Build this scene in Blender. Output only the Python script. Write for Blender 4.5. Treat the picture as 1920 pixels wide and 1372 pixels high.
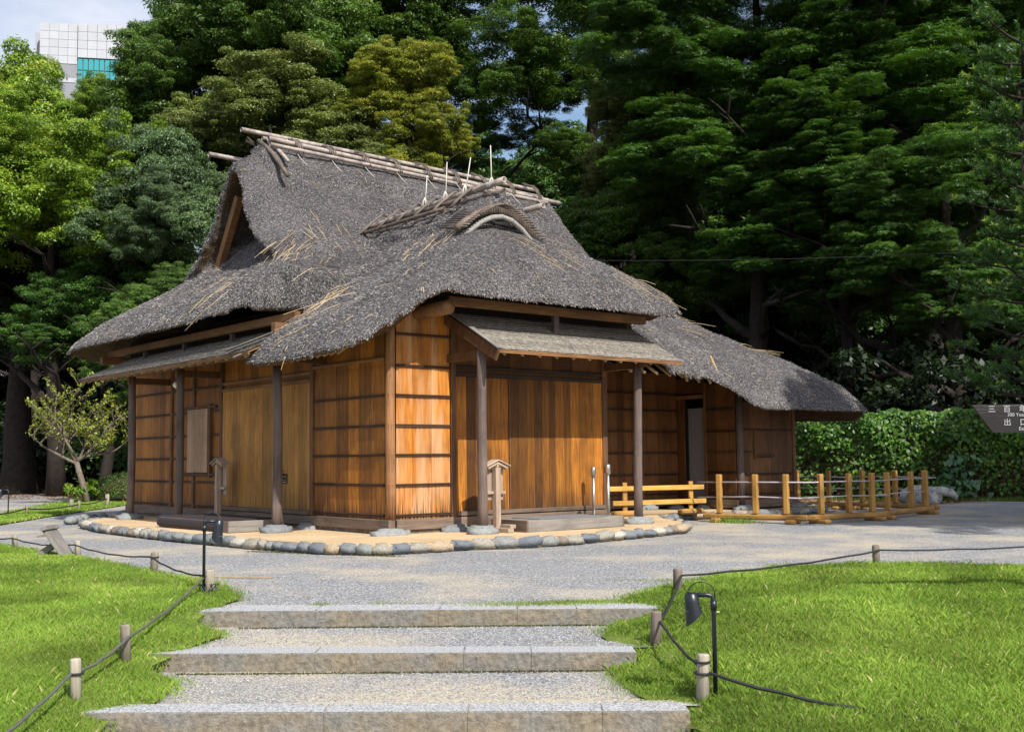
import bpy, bmesh, math, random
import numpy as np
from mathutils import Vector, Matrix, noise as mnoise
random.seed(7); RNG = np.random.default_rng(11)
R = math.radians
for o in list(bpy.data.objects): bpy.data.objects.remove(o)
scene = bpy.context.scene; COL = scene.collection

# ------------------------------------------------------------------ camera, world, sun, exposure
CAM = Vector((-8.342, -12.489, 0.956))
YAW, PITCH, ROLL = R(39.942), R(4.757), R(-0.593)
cam_data = bpy.data.cameras.new('camera'); cam = bpy.data.objects.new('camera', cam_data); COL.objects.link(cam)
fw = Vector((math.sin(YAW)*math.cos(PITCH), math.cos(YAW)*math.cos(PITCH), math.sin(PITCH)))
r0 = Vector((math.cos(YAW), -math.sin(YAW), 0)); u0 = r0.cross(fw)
rr = r0*math.cos(ROLL)+u0*math.sin(ROLL); uu = -r0*math.sin(ROLL)+u0*math.cos(ROLL)
m = Matrix((rr, uu, -fw)).transposed().to_4x4(); m.translation = CAM
cam.matrix_world = m
cam_data.sensor_width = 36; cam_data.lens = 2118.86/1920*36
cam_data.clip_start = .05; cam_data.clip_end = 2000
scene.camera = cam

TO_SUN = Vector((-0.14, -1.0, 1.0)).normalized()
sl = bpy.data.lights.new('sun', 'SUN'); sl.energy = 4.9; sl.angle = R(.53); sl.color = (1, .95, .86)
so = bpy.data.objects.new('sun', sl); COL.objects.link(so); so.rotation_euler = TO_SUN.to_track_quat('Z', 'Y').to_euler()
world = bpy.data.worlds.new('World'); scene.world = world; world.use_nodes = True
wt = world.node_tree; wt.nodes.clear()
wo = wt.nodes.new('ShaderNodeOutputWorld'); bg = wt.nodes.new('ShaderNodeBackground'); bg.inputs[1].default_value = .125
sky = wt.nodes.new('ShaderNodeTexSky'); sky.sky_type = 'NISHITA'; sky.sun_disc = False
sky.sun_elevation = math.asin(TO_SUN.z); sky.sun_rotation = math.atan2(TO_SUN.x, TO_SUN.y); sky.dust_density = 1.5
tcw = wt.nodes.new('ShaderNodeTexCoord'); mp = wt.nodes.new('ShaderNodeMapping'); mp.inputs['Scale'].default_value = (1, 1, 2.6)
nz = wt.nodes.new('ShaderNodeTexNoise'); nz.inputs['Scale'].default_value = 2.3; nz.inputs['Detail'].default_value = 8; nz.inputs['Roughness'].default_value = .6
cr = wt.nodes.new('ShaderNodeValToRGB'); cr.color_ramp.elements[0].position = .36; cr.color_ramp.elements[1].position = .66
mx = wt.nodes.new('ShaderNodeMixRGB'); mx.inputs[2].default_value = (5.2, 5.5, 6.3, 1)
wt.links.new(tcw.outputs['Generated'], mp.inputs[0]); wt.links.new(mp.outputs[0], nz.inputs[0]); wt.links.new(nz.outputs[0], cr.inputs[0])
wt.links.new(cr.outputs[0], mx.inputs[0]); wt.links.new(sky.outputs[0], mx.inputs[1]); wt.links.new(mx.outputs[0], bg.inputs[0]); wt.links.new(bg.outputs[0], wo.inputs[0])
vs = scene.view_settings; vs.view_transform = 'Standard'; vs.look = 'None'; vs.gamma = 1; vs.exposure = 0.38; vs.use_curve_mapping = False

# ------------------------------------------------------------------ helpers
def tag(o, label=None, cat=None, group=None, kind=None):
    if label: o['label'] = label
    if cat: o['category'] = cat
    if group: o['group'] = group
    if kind: o['kind'] = kind
    return o
def empty(name, loc=(0, 0, 0), rz=0, label=None, cat=None, group=None):
    o = bpy.data.objects.new(name, None); COL.objects.link(o); o.location = loc; o.rotation_euler = (0, 0, rz); o.empty_display_size = .2
    return tag(o, label, cat, group)
def link(name, me, mat=None, parent=None, loc=None, rot=None, scale=None):
    o = bpy.data.objects.new(name, me); COL.objects.link(o)
    if mat is not None and not me.materials: me.materials.append(mat)
    if mat is not None and me.materials[0] is not mat:
        o.material_slots[0].link = 'OBJECT'; o.material_slots[0].material = mat
    if parent: o.parent = parent
    if loc is not None: o.location = loc
    if rot is not None: o.rotation_euler = rot
    if scale is not None: o.scale = scale
    return o
def mesh(name, v, f, smooth=False):
    me = bpy.data.meshes.new(name); me.from_pydata([tuple(p) for p in v], [], [tuple(q) for q in f]); me.update()
    if smooth: me.polygons.foreach_set('use_smooth', [True]*len(me.polygons))
    return me
def npmesh(name, V, k, attrs=None):
    """V: (n*k,3) array, faces of k consecutive vertices"""
    n = len(V)//k; me = bpy.data.meshes.new(name)
    me.vertices.add(len(V)); me.vertices.foreach_set('co', V.astype(np.float32).ravel())
    me.loops.add(n*k); me.loops.foreach_set('vertex_index', np.arange(n*k, dtype=np.int32))
    me.polygons.add(n); me.polygons.foreach_set('loop_start', np.arange(0, n*k, k, dtype=np.int32))
    try: me.polygons.foreach_set('loop_total', np.full(n, k, dtype=np.int32))
    except Exception: pass
    for a, val in (attrs or {}).items():
        at = me.attributes.new(a, 'FLOAT', 'POINT'); at.data.foreach_set('value', np.repeat(val, k).astype(np.float32))
    me.update(calc_edges=True); return me
_bc = {}
def bmeshbox(dx, dy, dz, b=.004):
    """chamfered box, centred in x,y,z"""
    key = (round(dx, 3), round(dy, 3), round(dz, 3), b)
    if key in _bc: return _bc[key]
    bm = bmesh.new(); bmesh.ops.create_cube(bm, size=1)
    for v in bm.verts: v.co = Vector((v.co.x*dx, v.co.y*dy, v.co.z*dz))
    if b > 0:
        bmesh.ops.bevel(bm, geom=bm.edges[:], offset=min(b, dx*.3, dy*.3, dz*.3), segments=1, affect='EDGES')
    me = bpy.data.meshes.new('block'); bm.to_mesh(me); bm.free(); _bc[key] = me; return me
def box(name, lo, hi, mat, parent=None, b=.004, rz=0):
    lo = Vector(lo); hi = Vector(hi); d = hi-lo
    return link(name, bmeshbox(d.x, d.y, d.z, b), mat, parent, (lo+hi)/2, (0, 0, rz))
def beam(name, a, c, w, h, mat, parent=None, b=.004):
    """box from a to c, local x along it"""
    a = Vector(a); c = Vector(c); d = c-a
    o = link(name, bmeshbox(round(d.length, 2), w, h, b), mat, parent, (a+c)/2)
    q = d.to_track_quat('X', 'Z'); o.rotation_euler = q.to_euler(); return o
def tube_data(pts, rad, n=8, cap=True):
    V = []; F = []; pts = [Vector(p) for p in pts]
    if not hasattr(rad, '__len__'): rad = [rad]*len(pts)
    ref = Vector((.13, .27, 1)).normalized()
    for i, p in enumerate(pts):
        t = (pts[min(i+1, len(pts)-1)]-pts[max(i-1, 0)]).normalized()
        if abs(t.dot(ref)) > .95: rf = Vector((1, .1, 0))
        else: rf = ref
        u = t.cross(rf).normalized(); w = t.cross(u)
        for k in range(n):
            a = 2*math.pi*k/n; V.append(p+(u*math.cos(a)+w*math.sin(a))*rad[i])
    for i in range(len(pts)-1):
        for k in range(n):
            F.append((i*n+k, i*n+(k+1) % n, (i+1)*n+(k+1) % n, (i+1)*n+k))
    if cap:
        F.append(tuple(range(n-1, -1, -1))); F.append(tuple(range((len(pts)-1)*n, len(pts)*n)))
    return V, F
def tube(name, pts, rad, mat, parent=None, n=8, smooth=True):
    V, F = tube_data(pts, rad, n); return link(name, mesh(name, V, F, smooth), mat, parent)
def join(parts):
    V = []; F = []
    for v, f in parts:
        k = len(V); V += list(v); F += [tuple(i+k for i in q) for q in f]
    return V, F
def copy_tree(o, parent=None):
    c = o.copy(); COL.objects.link(c)
    if parent: c.parent = parent
    for ch in list(o.children): copy_tree(ch, c)
    return c
def rough(obj_mesh, amp, sc, seed=0):
    for v in obj_mesh.vertices:
        p = v.co*sc+Vector((seed, seed*1.7, 0)); v.co += v.normal*(mnoise.noise(p)*amp)
def inpoly(P, poly):
    x, y = P[:, 0], P[:, 1]; r = np.zeros(len(P), bool); n = len(poly)
    for i in range(n):
        x1, y1 = poly[i]; x2, y2 = poly[(i+1) % n]
        if y1 == y2: continue
        c = ((y1 > y) != (y2 > y)) & (x < (x2-x1)*(y-y1)/(y2-y1)+x1); r ^= c
    return r

# ------------------------------------------------------------------ materials
def newmat(name, rough_=.8, spec=.3):
    m = bpy.data.materials.new(name); m.use_nodes = True; nt = m.node_tree
    b = nt.nodes['Principled BSDF']; b.inputs['Roughness'].default_value = rough_; b.inputs['Specular IOR Level'].default_value = spec
    return m, nt, b
def N(nt, t, **kw):
    n = nt.nodes.new(t)
    for k, v in kw.items():
        if k in n.inputs.keys(): n.inputs[k].default_value = v
        else: setattr(n, k, v)
    return n
def ramp(nt, fac, stops, interp='LINEAR'):
    r = nt.nodes.new('ShaderNodeValToRGB'); r.color_ramp.interpolation = interp; e = r.color_ramp.elements
    while len(e) > 1: e.remove(e[0])
    e[0].position = stops[0][0]; e[0].color = (*stops[0][1], 1)
    for p, c in stops[1:]:
        k = e.new(p); k.color = (*c, 1)
    nt.links.new(fac, r.inputs[0]); return r.outputs[0]
def mixc(nt, fac, a, b, mode='MIX'):
    n = nt.nodes.new('ShaderNodeMixRGB'); n.blend_type = mode
    for i, v in ((0, fac), (1, a), (2, b)):
        if hasattr(v, 'links') or hasattr(v, 'is_linked'): nt.links.new(v, n.inputs[i])
        else: n.inputs[i].default_value = v if i == 0 else (*v, 1)
    return n.outputs[0]
def math_(nt, op, a, b=0, c=None):
    n = nt.nodes.new('ShaderNodeMath'); n.operation = op
    for i, v in ((0, a), (1, b)) + (((2, c),) if c is not None else ()):
        if hasattr(v, 'is_linked'): nt.links.new(v, n.inputs[i])
        else: n.inputs[i].default_value = v
    return n.outputs[0]
def g3(v): return (v, v, v)
def bump(nt, b, h, strength=.5, dist=.01):
    n = nt.nodes.new('ShaderNodeBump'); n.inputs['Strength'].default_value = strength; n.inputs['Distance'].default_value = dist
    nt.links.new(h, n.inputs['Height']); nt.links.new(n.outputs[0], b.inputs['Normal'])
def objcoord(nt, scale):
    tc = nt.nodes.new('ShaderNodeTexCoord'); oi = nt.nodes.new('ShaderNodeObjectInfo')
    mm = nt.nodes.new('ShaderNodeVectorMath'); mm.operation = 'MULTIPLY_ADD'
    cb = nt.nodes.new('ShaderNodeCombineXYZ'); 
    for i in range(3): nt.links.new(math_(nt, 'MULTIPLY', oi.outputs['Random'], (37., 91., 53.)[i]), cb.inputs[i])
    nt.links.new(tc.outputs['Object'], mm.inputs[0]); mm.inputs[1].default_value = scale; nt.links.new(cb.outputs[0], mm.inputs[2])
    return mm.outputs[0], oi.outputs['Random']
def wood(name, light, mid, dark, axis='z', stain=0., runs=True, rough_=.62, var=.5, fine=1., bleach=None):
    m, nt, b = newmat(name, rough_, .35)
    s = {'z': (1, 1, .035), 'x': (.035, 1, 1), 'y': (1, .035, 1)}[axis]
    co, rnd = objcoord(nt, tuple(90*fine*k for k in s))
    n1 = N(nt, 'ShaderNodeTexNoise', Scale=1., Detail=3., Roughness=.6); nt.links.new(co, n1.inputs[0])
    s2 = tuple(14*k for k in s); co2, _ = objcoord(nt, tuple(14*(k if k == 1 else .06) for k in s))
    n2 = N(nt, 'ShaderNodeTexNoise', Scale=1., Detail=4., Roughness=.6, Distortion=1.5); nt.links.new(co2, n2.inputs[0])
    c1 = ramp(nt, n1.outputs[0], [(.3, dark), (.45, mid), (.68, light)])
    c2 = ramp(nt, n2.outputs[0], [(.3, tuple(x*.55 for x in mid)), (.48, mid), (.65, light)])
    c = mixc(nt, .5, c1, c2)
    c = mixc(nt, 1., c, ramp(nt, rnd, [(0, g3(1-var)), (1, g3(1+var*.35))]), 'MULTIPLY')
    gw = N(nt, 'ShaderNodeNewGeometry'); nw = N(nt, 'ShaderNodeTexNoise', Scale=1.5, Detail=5., Roughness=.65); nt.links.new(gw.outputs['Position'], nw.inputs[0])
    c = mixc(nt, 1., c, ramp(nt, nw.outputs[0], [(.34, g3(.66)), (.5, g3(.98)), (.66, g3(1.14))]), 'MULTIPLY')
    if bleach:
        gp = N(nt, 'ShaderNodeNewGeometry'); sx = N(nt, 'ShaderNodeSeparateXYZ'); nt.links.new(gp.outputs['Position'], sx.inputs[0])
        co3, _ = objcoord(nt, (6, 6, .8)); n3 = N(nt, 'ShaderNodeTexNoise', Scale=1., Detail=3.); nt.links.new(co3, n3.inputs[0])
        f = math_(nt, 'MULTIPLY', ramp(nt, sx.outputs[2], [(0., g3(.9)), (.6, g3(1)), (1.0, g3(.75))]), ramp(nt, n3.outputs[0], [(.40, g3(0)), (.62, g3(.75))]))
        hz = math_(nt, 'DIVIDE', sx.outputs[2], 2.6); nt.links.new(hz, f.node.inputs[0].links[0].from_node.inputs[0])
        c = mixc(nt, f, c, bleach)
    if stain:
        gp = N(nt, 'ShaderNodeNewGeometry'); sx = N(nt, 'ShaderNodeSeparateXYZ'); nt.links.new(gp.outputs['Position'], sx.inputs[0])
        co3, _ = objcoord(nt, (38, 38, 1.1)); n3 = N(nt, 'ShaderNodeTexNoise', Scale=1., Detail=3., Roughness=.7); nt.links.new(co3, n3.inputs[0])
        zz = math_(nt, 'MULTIPLY', sx.outputs[2], 1.0)
        f = math_(nt, 'ADD', n3.outputs[0], math_(nt, 'MULTIPLY', math_(nt, 'SUBTRACT', zz, .2), .42))
        c = mixc(nt, math_(nt, 'MULTIPLY', ramp(nt, f, [(.42, g3(1)), (.6, g3(0))]), stain), c, (.035, .022, .014))
        # run-off streaks hanging under each batten
        md = math_(nt, 'FRACT', math_(nt, 'DIVIDE', math_(nt, 'ADD', sx.outputs[2], 0.145), .398))
        f2 = math_(nt, 'ADD', n3.outputs[0], math_(nt, 'MULTIPLY', math_(nt, 'SUBTRACT', 1., md), .55))
        if runs: c = mixc(nt, math_(nt, 'MULTIPLY', ramp(nt, f2, [(.40, g3(1)), (.58, g3(0))]), stain*.6), c, (.07, .03, .012))
    nt.links.new(c, b.inputs['Base Color']); bump(nt, b, n1.outputs[0], .5, .006)
    return m
def plain(name, col, rough_=.6, metal=0., var=0., spec=.4, nscale=20, namt=.15):
    m, nt, b = newmat(name, rough_, spec); b.inputs['Metallic'].default_value = metal
    co, rnd = objcoord(nt, g3(nscale)); n = N(nt, 'ShaderNodeTexNoise', Scale=1., Detail=4.); nt.links.new(co, n.inputs[0])
    c = ramp(nt, n.outputs[0], [(.3, tuple(x*(1-namt) for x in col)), (.7, tuple(min(1, x*(1+namt)) for x in col))])
    if var: c = mixc(nt, 1., c, ramp(nt, rnd, [(0, g3(1-var)), (1, g3(1+var))]), 'MULTIPLY')
    nt.links.new(c, b.inputs['Base Color']); return m
M = {}
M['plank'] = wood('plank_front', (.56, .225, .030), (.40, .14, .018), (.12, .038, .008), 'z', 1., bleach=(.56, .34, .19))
M['plank_o'] = wood('plank_door', (.52, .215, .026), (.31, .11, .013), (.07, .025, .006), 'z', .9, runs=False, var=.75)
M['plank_l'] = wood('plank_side', (.53, .22, .028), (.33, .12, .014), (.08, .026, .006), 'z', .95)
M['plank_ly'] = wood('plank_side_door', (.54, .28, .06), (.38, .175, .032), (.12, .05, .012), 'z', .5, runs=False, var=.35)
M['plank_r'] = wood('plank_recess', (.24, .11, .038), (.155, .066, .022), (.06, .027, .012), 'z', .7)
M['shutter'] = wood('shutter', (.45, .31, .2), (.36, .23, .14), (.2, .12, .07), 'z', 0, var=.2)
M['batten_x'] = wood('batten_x', (.10, .055, .03), (.06, .032, .02), (.02, .012, .01), 'x')
M['batten_y'] = wood('batten_y', (.10, .055, .03), (.06, .032, .02), (.02, .012, .01), 'y')
M['sill_x'] = wood('sill_x', (.22, .16, .12), (.14, .10, .075), (.06, .045, .035), 'x', var=.2)
M['sill_y'] = wood('sill_y', (.22, .16, .12), (.14, .10, .075), (.06, .045, .035), 'y', var=.2)
M['beam_x'] = wood('beam_x', (.34, .18, .08), (.24, .115, .045), (.1, .05, .02), 'x', var=.2)
M['beam_y'] = wood('beam_y', (.34, .18, .08), (.24, .115, .045), (.1, .05, .02), 'y', var=.2)
M['log'] = wood('log_post', (.19, .145, .125), (.125, .092, .08), (.06, .045, .04), 'z', var=.2, rough_=.8)
M['frame'] = wood('frame_post', (.2, .105, .05), (.13, .063, .03), (.06, .03, .016), 'z', var=.2)
M['corner'] = wood('corner_post', (.38, .19, .08), (.26, .12, .05), (.1, .05, .03), 'z', .7, var=.1)
M['grey_x'] = wood('grey_timber_x', (.46, .37, .28), (.36, .28, .21), (.2, .15, .11), 'x', var=.15, rough_=.8)
M['grey_z'] = wood('grey_timber_z', (.44, .34, .26), (.34, .25, .19), (.2, .14, .1), 'z', var=.15, rough_=.8)
M['greyd_x'] = wood('weathered_timber_x', (.27, .25, .23), (.2, .185, .17), (.11, .1, .09), 'x', var=.15, rough_=.8)
M['pine_z'] = wood('pine_z', (.58, .33, .09), (.46, .24, .055), (.27, .13, .03), 'z', var=.2)
M['pine_x'] = wood('pine_x', (.50, .29, .09), (.38, .2, .055), (.2, .1, .03), 'x', var=.2)
M['pinel_x'] = wood('pine_light_x', (.66, .40, .10), (.56, .31, .065), (.38, .19, .04), 'x', var=.1)
M['stake'] = wood('stake', (.42, .38, .31), (.32, .28, .22), (.14, .12, .09), 'z', var=.25, rough_=.85)
M['staked'] = wood('stake_dark', (.27, .22, .19), (.18, .14, .12), (.08, .06, .05), 'z', var=.2, rough_=.85)
M['black'] = plain('black_plastic', (.012, .016, .022), .35, spec=.5)
M['rope'] = plain('rope_black', (.02, .02, .022), .7)
M['ropeg'] = plain('rope_grey', (.09, .095, .08), .8)
M['chrome'] = plain('chrome', (.5, .5, .5), .38, metal=1.)
M['mat_dark'] = plain('rubber_mat', (.03, .022, .024), .75, nscale=200, namt=.4)
M['mat_grey'] = plain('grey_mat', (.17, .17, .18), .95, nscale=300, namt=.5)
M['curtain'] = plain('grey_panel', (.22, .22, .26), .7)
M['lampglass'] = plain('lamp_glass', (.75, .72, .62), .3)
M['dark'] = plain('dark_inside', (.012, .01, .009), .9)
M['white'] = plain('white_print', (.4, .4, .42), .6)
M['rod'] = plain('bamboo_rod', (.55, .52, .47), .6)
M['signdark'] = plain('sign_dark', (.018, .015, .014), .5)

def bamboo_mat():
    m, nt, b = newmat('weathered_bamboo', .5, .4)
    co, rnd = objcoord(nt, g3(7)); n = N(nt, 'ShaderNodeTexNoise', Scale=1., Detail=5., Roughness=.7); nt.links.new(co, n.inputs[0])
    c = ramp(nt, n.outputs[0], [(.3, (.16, .13, .115)), (.5, (.33, .28, .25)), (.7, (.46, .41, .36))])
    nt.links.new(c, b.inputs['Base Color']); bump(nt, b, n.outputs[0], .2, .01); return m
M['bamboo'] = bamboo_mat()
M['bambood'] = plain('dark_bamboo', (.13, .10, .08), .6, var=.3, nscale=8, namt=.5)
M['bamboor'] = plain('bamboo_rafter', (.33, .22, .1), .6, var=.2, nscale=8, namt=.3)
M['lilac'] = plain('bamboo_rail', (.42, .36, .38), .5, nscale=9, namt=.2)
M['roll'] = plain('straw_roll', (.25, .24, .225), .8, nscale=30, namt=.35)

def attr_mat(name, stops, rough_=.8, trans=0., attr='tint', spec=.2, noise_amt=0., nscale=1.):
    m, nt, b = newmat(name, rough_, spec)
    a = N(nt, 'ShaderNodeAttribute', attribute_name=attr); oi = N(nt, 'ShaderNodeObjectInfo')
    c = ramp(nt, a.outputs['Fac'], stops)
    if noise_amt:
        g = N(nt, 'ShaderNodeNewGeometry'); n = N(nt, 'ShaderNodeTexNoise', Scale=nscale, Detail=3.); nt.links.new(g.outputs['Position'], n.inputs[0])
        c = mixc(nt, 1., c, ramp(nt, n.outputs[0], [(.35, g3(1-noise_amt)), (.65, g3(1+noise_amt))]), 'MULTIPLY')
    nt.links.new(c, b.inputs['Base Color'])
    if trans:
        t = N(nt, 'ShaderNodeBsdfTranslucent'); ms = N(nt, 'ShaderNodeMixShader'); ms.inputs[0].default_value = trans
        ct = mixc(nt, 1., c, (1.25, 1.25, .5), 'MULTIPLY'); nt.links.new(ct, t.inputs[0])
        nt.links.new(b.outputs[0], ms.inputs[1]); nt.links.new(t.outputs[0], ms.inputs[2])
        nt.links.new(ms.outputs[0], nt.nodes['Material Output'].inputs[0])
    return m
def leafm(name, d, l, y=None, rough_=.45):
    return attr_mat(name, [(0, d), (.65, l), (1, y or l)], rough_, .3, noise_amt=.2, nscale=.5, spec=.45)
M['leaf_bright'] = leafm('leaf_bright', (.07, .14, .012), (.20, .32, .028), (.42, .42, .035))
M['leaf_mid'] = leafm('leaf_mid', (.035, .08, .014), (.095, .18, .025), (.17, .24, .03))
M['leaf_blue'] = leafm('leaf_blue', (.04, .08, .032), (.11, .18, .075), (.18, .25, .09))
M['leaf_olive'] = leafm('leaf_olive', (.07, .10, .024), (.19, .24, .07), (.29, .30, .09))
M['leaf_yellow'] = leafm('leaf_yellow', (.07, .11, .01), (.27, .30, .03), (.48, .38, .05))
M['leaf_dark'] = leafm('leaf_dark', (.026, .07, .014), (.075, .17, .026), (.18, .31, .04))
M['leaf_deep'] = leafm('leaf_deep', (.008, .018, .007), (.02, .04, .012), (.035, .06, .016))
M['leaf_vine'] = leafm('leaf_vine', (.02, .06, .008), (.065, .165, .014), (.19, .31, .02))
M['leaf_dry'] = leafm('leaf_dry', (.035, .045, .012), (.10, .11, .03), (.2, .19, .07))
M['leaf_plum'] = leafm('leaf_plum', (.12, .17, .02), (.26, .30, .035), (.38, .32, .06))
M['needle'] = leafm('needle', (.03, .08, .02), (.08, .18, .04), (.32, .45, .07))
M['bark'] = plain('bark', (.02, .014, .011), .9, nscale=6, namt=.5)
M['bark_grey'] = plain('bark_grey', (.13, .11, .09), .9, nscale=14, namt=.45)
M['bark_plum'] = plain('bark_plum', (.15, .12, .095), .85, nscale=14, namt=.4)
M['grass'] = attr_mat('grass_blade', [(0, (.08, .15, .022)), (.5, (.19, .305, .042)), (.85, (.31, .40, .08)), (1, (.5, .45, .22))], .7, .25, noise_amt=.3, nscale=1.1, spec=.15)
M['straw'] = attr_mat('straw', [(0, (.05, .046, .044)), (.35, (.185, .174, .172)), (.7, (.49, .465, .46)), (.93, (.71, .68, .67)), (1, (.5, .34, .18))], .75, noise_amt=.18, nscale=2.2, spec=.25)
M['gold'] = attr_mat('fresh_straw', [(0, (.36, .25, .13)), (1, (.66, .52, .32))], .6)

def thatch_mat():
    m, nt, b = newmat('thatch', .95, .1)
    g = N(nt, 'ShaderNodeNewGeometry')
    n = N(nt, 'ShaderNodeTexNoise', Scale=34., Detail=4., Roughness=.75); nt.links.new(g.outputs['Position'], n.inputs[0])
    n2 = N(nt, 'ShaderNodeTexNoise', Scale=1.4, Detail=3.); nt.links.new(g.outputs['Position'], n2.inputs[0])
    c = ramp(nt, n.outputs[0], [(.35, (.024, .022, .023)), (.52, (.10, .094, .098)), (.68, (.26, .245, .25))])
    c = mixc(nt, 1., c, ramp(nt, n2.outputs[0], [(.35, g3(.75)), (.65, g3(1.15))]), 'MULTIPLY')
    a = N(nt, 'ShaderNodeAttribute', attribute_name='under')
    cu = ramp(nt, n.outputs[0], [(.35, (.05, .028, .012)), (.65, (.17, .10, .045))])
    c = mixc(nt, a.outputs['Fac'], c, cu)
    nt.links.new(c, b.inputs['Base Color']); bump(nt, b, n.outputs[0], 1., .03); return m
M['thatch'] = thatch_mat()

def gravel_mat(name, sandy=.5, shade=1.):
    m, nt, b = newmat(name, .9, .2)
    g = N(nt, 'ShaderNodeNewGeometry')
    v = N(nt, 'ShaderNodeTexVoronoi', Scale=95.); nt.links.new(g.outputs['Position'], v.inputs[0])
    vh = N(nt, 'ShaderNodeSeparateColor'); nt.links.new(v.outputs['Color'], vh.inputs[0])
    n = N(nt, 'ShaderNodeTexNoise', Scale=.55, Detail=5., Roughness=.62); nt.links.new(g.outputs['Position'], n.inputs[0])
    n3 = N(nt, 'ShaderNodeTexNoise', Scale=60., Detail=2.); nt.links.new(g.outputs['Position'], n3.inputs[0])
    st = ramp(nt, vh.outputs[0], [(0, (.085, .09, .105)), (.35, (.18, .186, .20)), (.75, (.32, .32, .325)), (1, (.55, .54, .52))])
    sa = ramp(nt, n3.outputs[0], [(.3, (.38, .32, .23)), (.7, (.58, .51, .39))])
    f = ramp(nt, n.outputs[0], [(.47-.2*(sandy-.5), g3(0)), (.63-.2*(sandy-.5), g3(1))])
    f = math_(nt, 'MULTIPLY', f, ramp(nt, vh.outputs[1], [(.25, g3(.25)), (.5, g3(1))]))
    c = mixc(nt, f, st, sa); c = mixc(nt, 1., c, g3(shade), 'MULTIPLY')
    nt.links.new(c, b.inputs['Base Color']); bump(nt, b, v.outputs['Distance'], .6, .012); return m
M['gravel'] = gravel_mat('gravel', .52)
M['gravel_tread'] = gravel_mat('gravel_tread', .55)
M['pebble'] = attr_mat('pebble', [(0, (.10, .11, .13)), (.5, (.26, .265, .28)), (.85, (.45, .44, .42)), (1, (.68, .66, .62))], .8)
def noisy(name, stops, scale, detail=5., rough_=.9, bs=.5, bd=.02, second=None):
    m, nt, b = newmat(name, rough_, .2); g = N(nt, 'ShaderNodeNewGeometry')
    n = N(nt, 'ShaderNodeTexNoise', Scale=scale, Detail=detail, Roughness=.65); nt.links.new(g.outputs['Position'], n.inputs[0])
    c = ramp(nt, n.outputs[0], stops)
    if second:
        n2 = N(nt, 'ShaderNodeTexNoise', Scale=second[0], Detail=4.); nt.links.new(g.outputs['Position'], n2.inputs[0])
        c = mixc(nt, 1., c, ramp(nt, n2.outputs[0], [(.35, g3(1-second[1])), (.65, g3(1+second[1]))]), 'MULTIPLY')
    nt.links.new(c, b.inputs['Base Color']); bump(nt, b, n.outputs[0], bs, bd); return m
M['soil'] = noisy('forest_floor', [(.35, (.03, .02, .012)), (.6, (.09, .055, .03)), (.75, (.16, .09, .05))], 9., second=(.4, .3))
M['turf'] = noisy('turf_soil', [(.35, (.10, .14, .025)), (.65, (.17, .22, .04))], 30., second=(1.3, .3))
M['earth'] = noisy('packed_earth', [(.35, (.44, .31, .18)), (.65, (.60, .45, .28))], 26., bs=.25, bd=.006, second=(1.1, .12))
M['foundation'] = noisy('plaster_base', [(.35, (.10, .085, .07)), (.65, (.2, .17, .14))], 12.)
M['moss'] = noisy('moss', [(.35, (.03, .045, .01)), (.65, (.10, .12, .03))], 30.)
def stone_mat(name, stops, interp='CONSTANT', spot=60.):
    m, nt, b = newmat(name, .75, .3); co, rnd = objcoord(nt, g3(9)); 
    n = N(nt, 'ShaderNodeTexNoise', Scale=1., Detail=6., Roughness=.7); nt.links.new(co, n.inputs[0])
    c = ramp(nt, rnd, stops, interp)
    c = mixc(nt, 1., c, ramp(nt, n.outputs[0], [(.3, g3(.55)), (.5, g3(1)), (.7, g3(1.35))]), 'MULTIPLY')
    nt.links.new(c, b.inputs['Base Color']); bump(nt, b, n.outputs[0], .5, .015); return m
M['stone'] = stone_mat('kerb_stone', [(0, (.17, .185, .195)), (.22, (.28, .26, .22)), (.38, (.22, .225, .215)), (.5, (.36, .28, .19)), (.62, (.135, .15, .17)), (.75, (.42, .39, .34)), (.85, (.2, .165, .135)), (.93, (.24, .26, .24))])
M['stoneg'] = stone_mat('foundation_stone', [(0, (.17, .185, .2)), (.5, (.24, .25, .25))], 'LINEAR')
M['boulder'] = noisy('pale_boulder', [(.35, (.18, .18, .19)), (.6, (.44, .43, .41))], 7., bs=.8)
def granite():
    m, nt, b = newmat('granite', .85, .25); g = N(nt, 'ShaderNodeNewGeometry')
    sx = N(nt, 'ShaderNodeSeparateXYZ'); nt.links.new(g.outputs['Normal'], sx.inputs[0])
    n = N(nt, 'ShaderNodeTexNoise', Scale=95., Detail=3.); nt.links.new(g.outputs['Position'], n.inputs[0])
    n2 = N(nt, 'ShaderNodeTexNoise', Scale=3.2, Detail=4.); nt.links.new(g.outputs['Position'], n2.inputs[0])
    n4 = N(nt, 'ShaderNodeTexNoise', Scale=26., Detail=5., Roughness=.7); nt.links.new(g.outputs['Position'], n4.inputs[0])
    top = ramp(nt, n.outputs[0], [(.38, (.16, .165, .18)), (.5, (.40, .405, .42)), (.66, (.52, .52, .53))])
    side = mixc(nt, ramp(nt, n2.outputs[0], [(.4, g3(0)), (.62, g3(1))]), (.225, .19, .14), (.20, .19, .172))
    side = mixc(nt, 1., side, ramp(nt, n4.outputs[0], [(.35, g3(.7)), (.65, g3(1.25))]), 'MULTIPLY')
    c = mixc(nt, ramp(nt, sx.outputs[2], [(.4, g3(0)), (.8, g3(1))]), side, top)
    nt.links.new(c, b.inputs['Base Color']); bump(nt, b, n4.outputs[0], .8, .02); return m
M['granite'] = granite()
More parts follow.
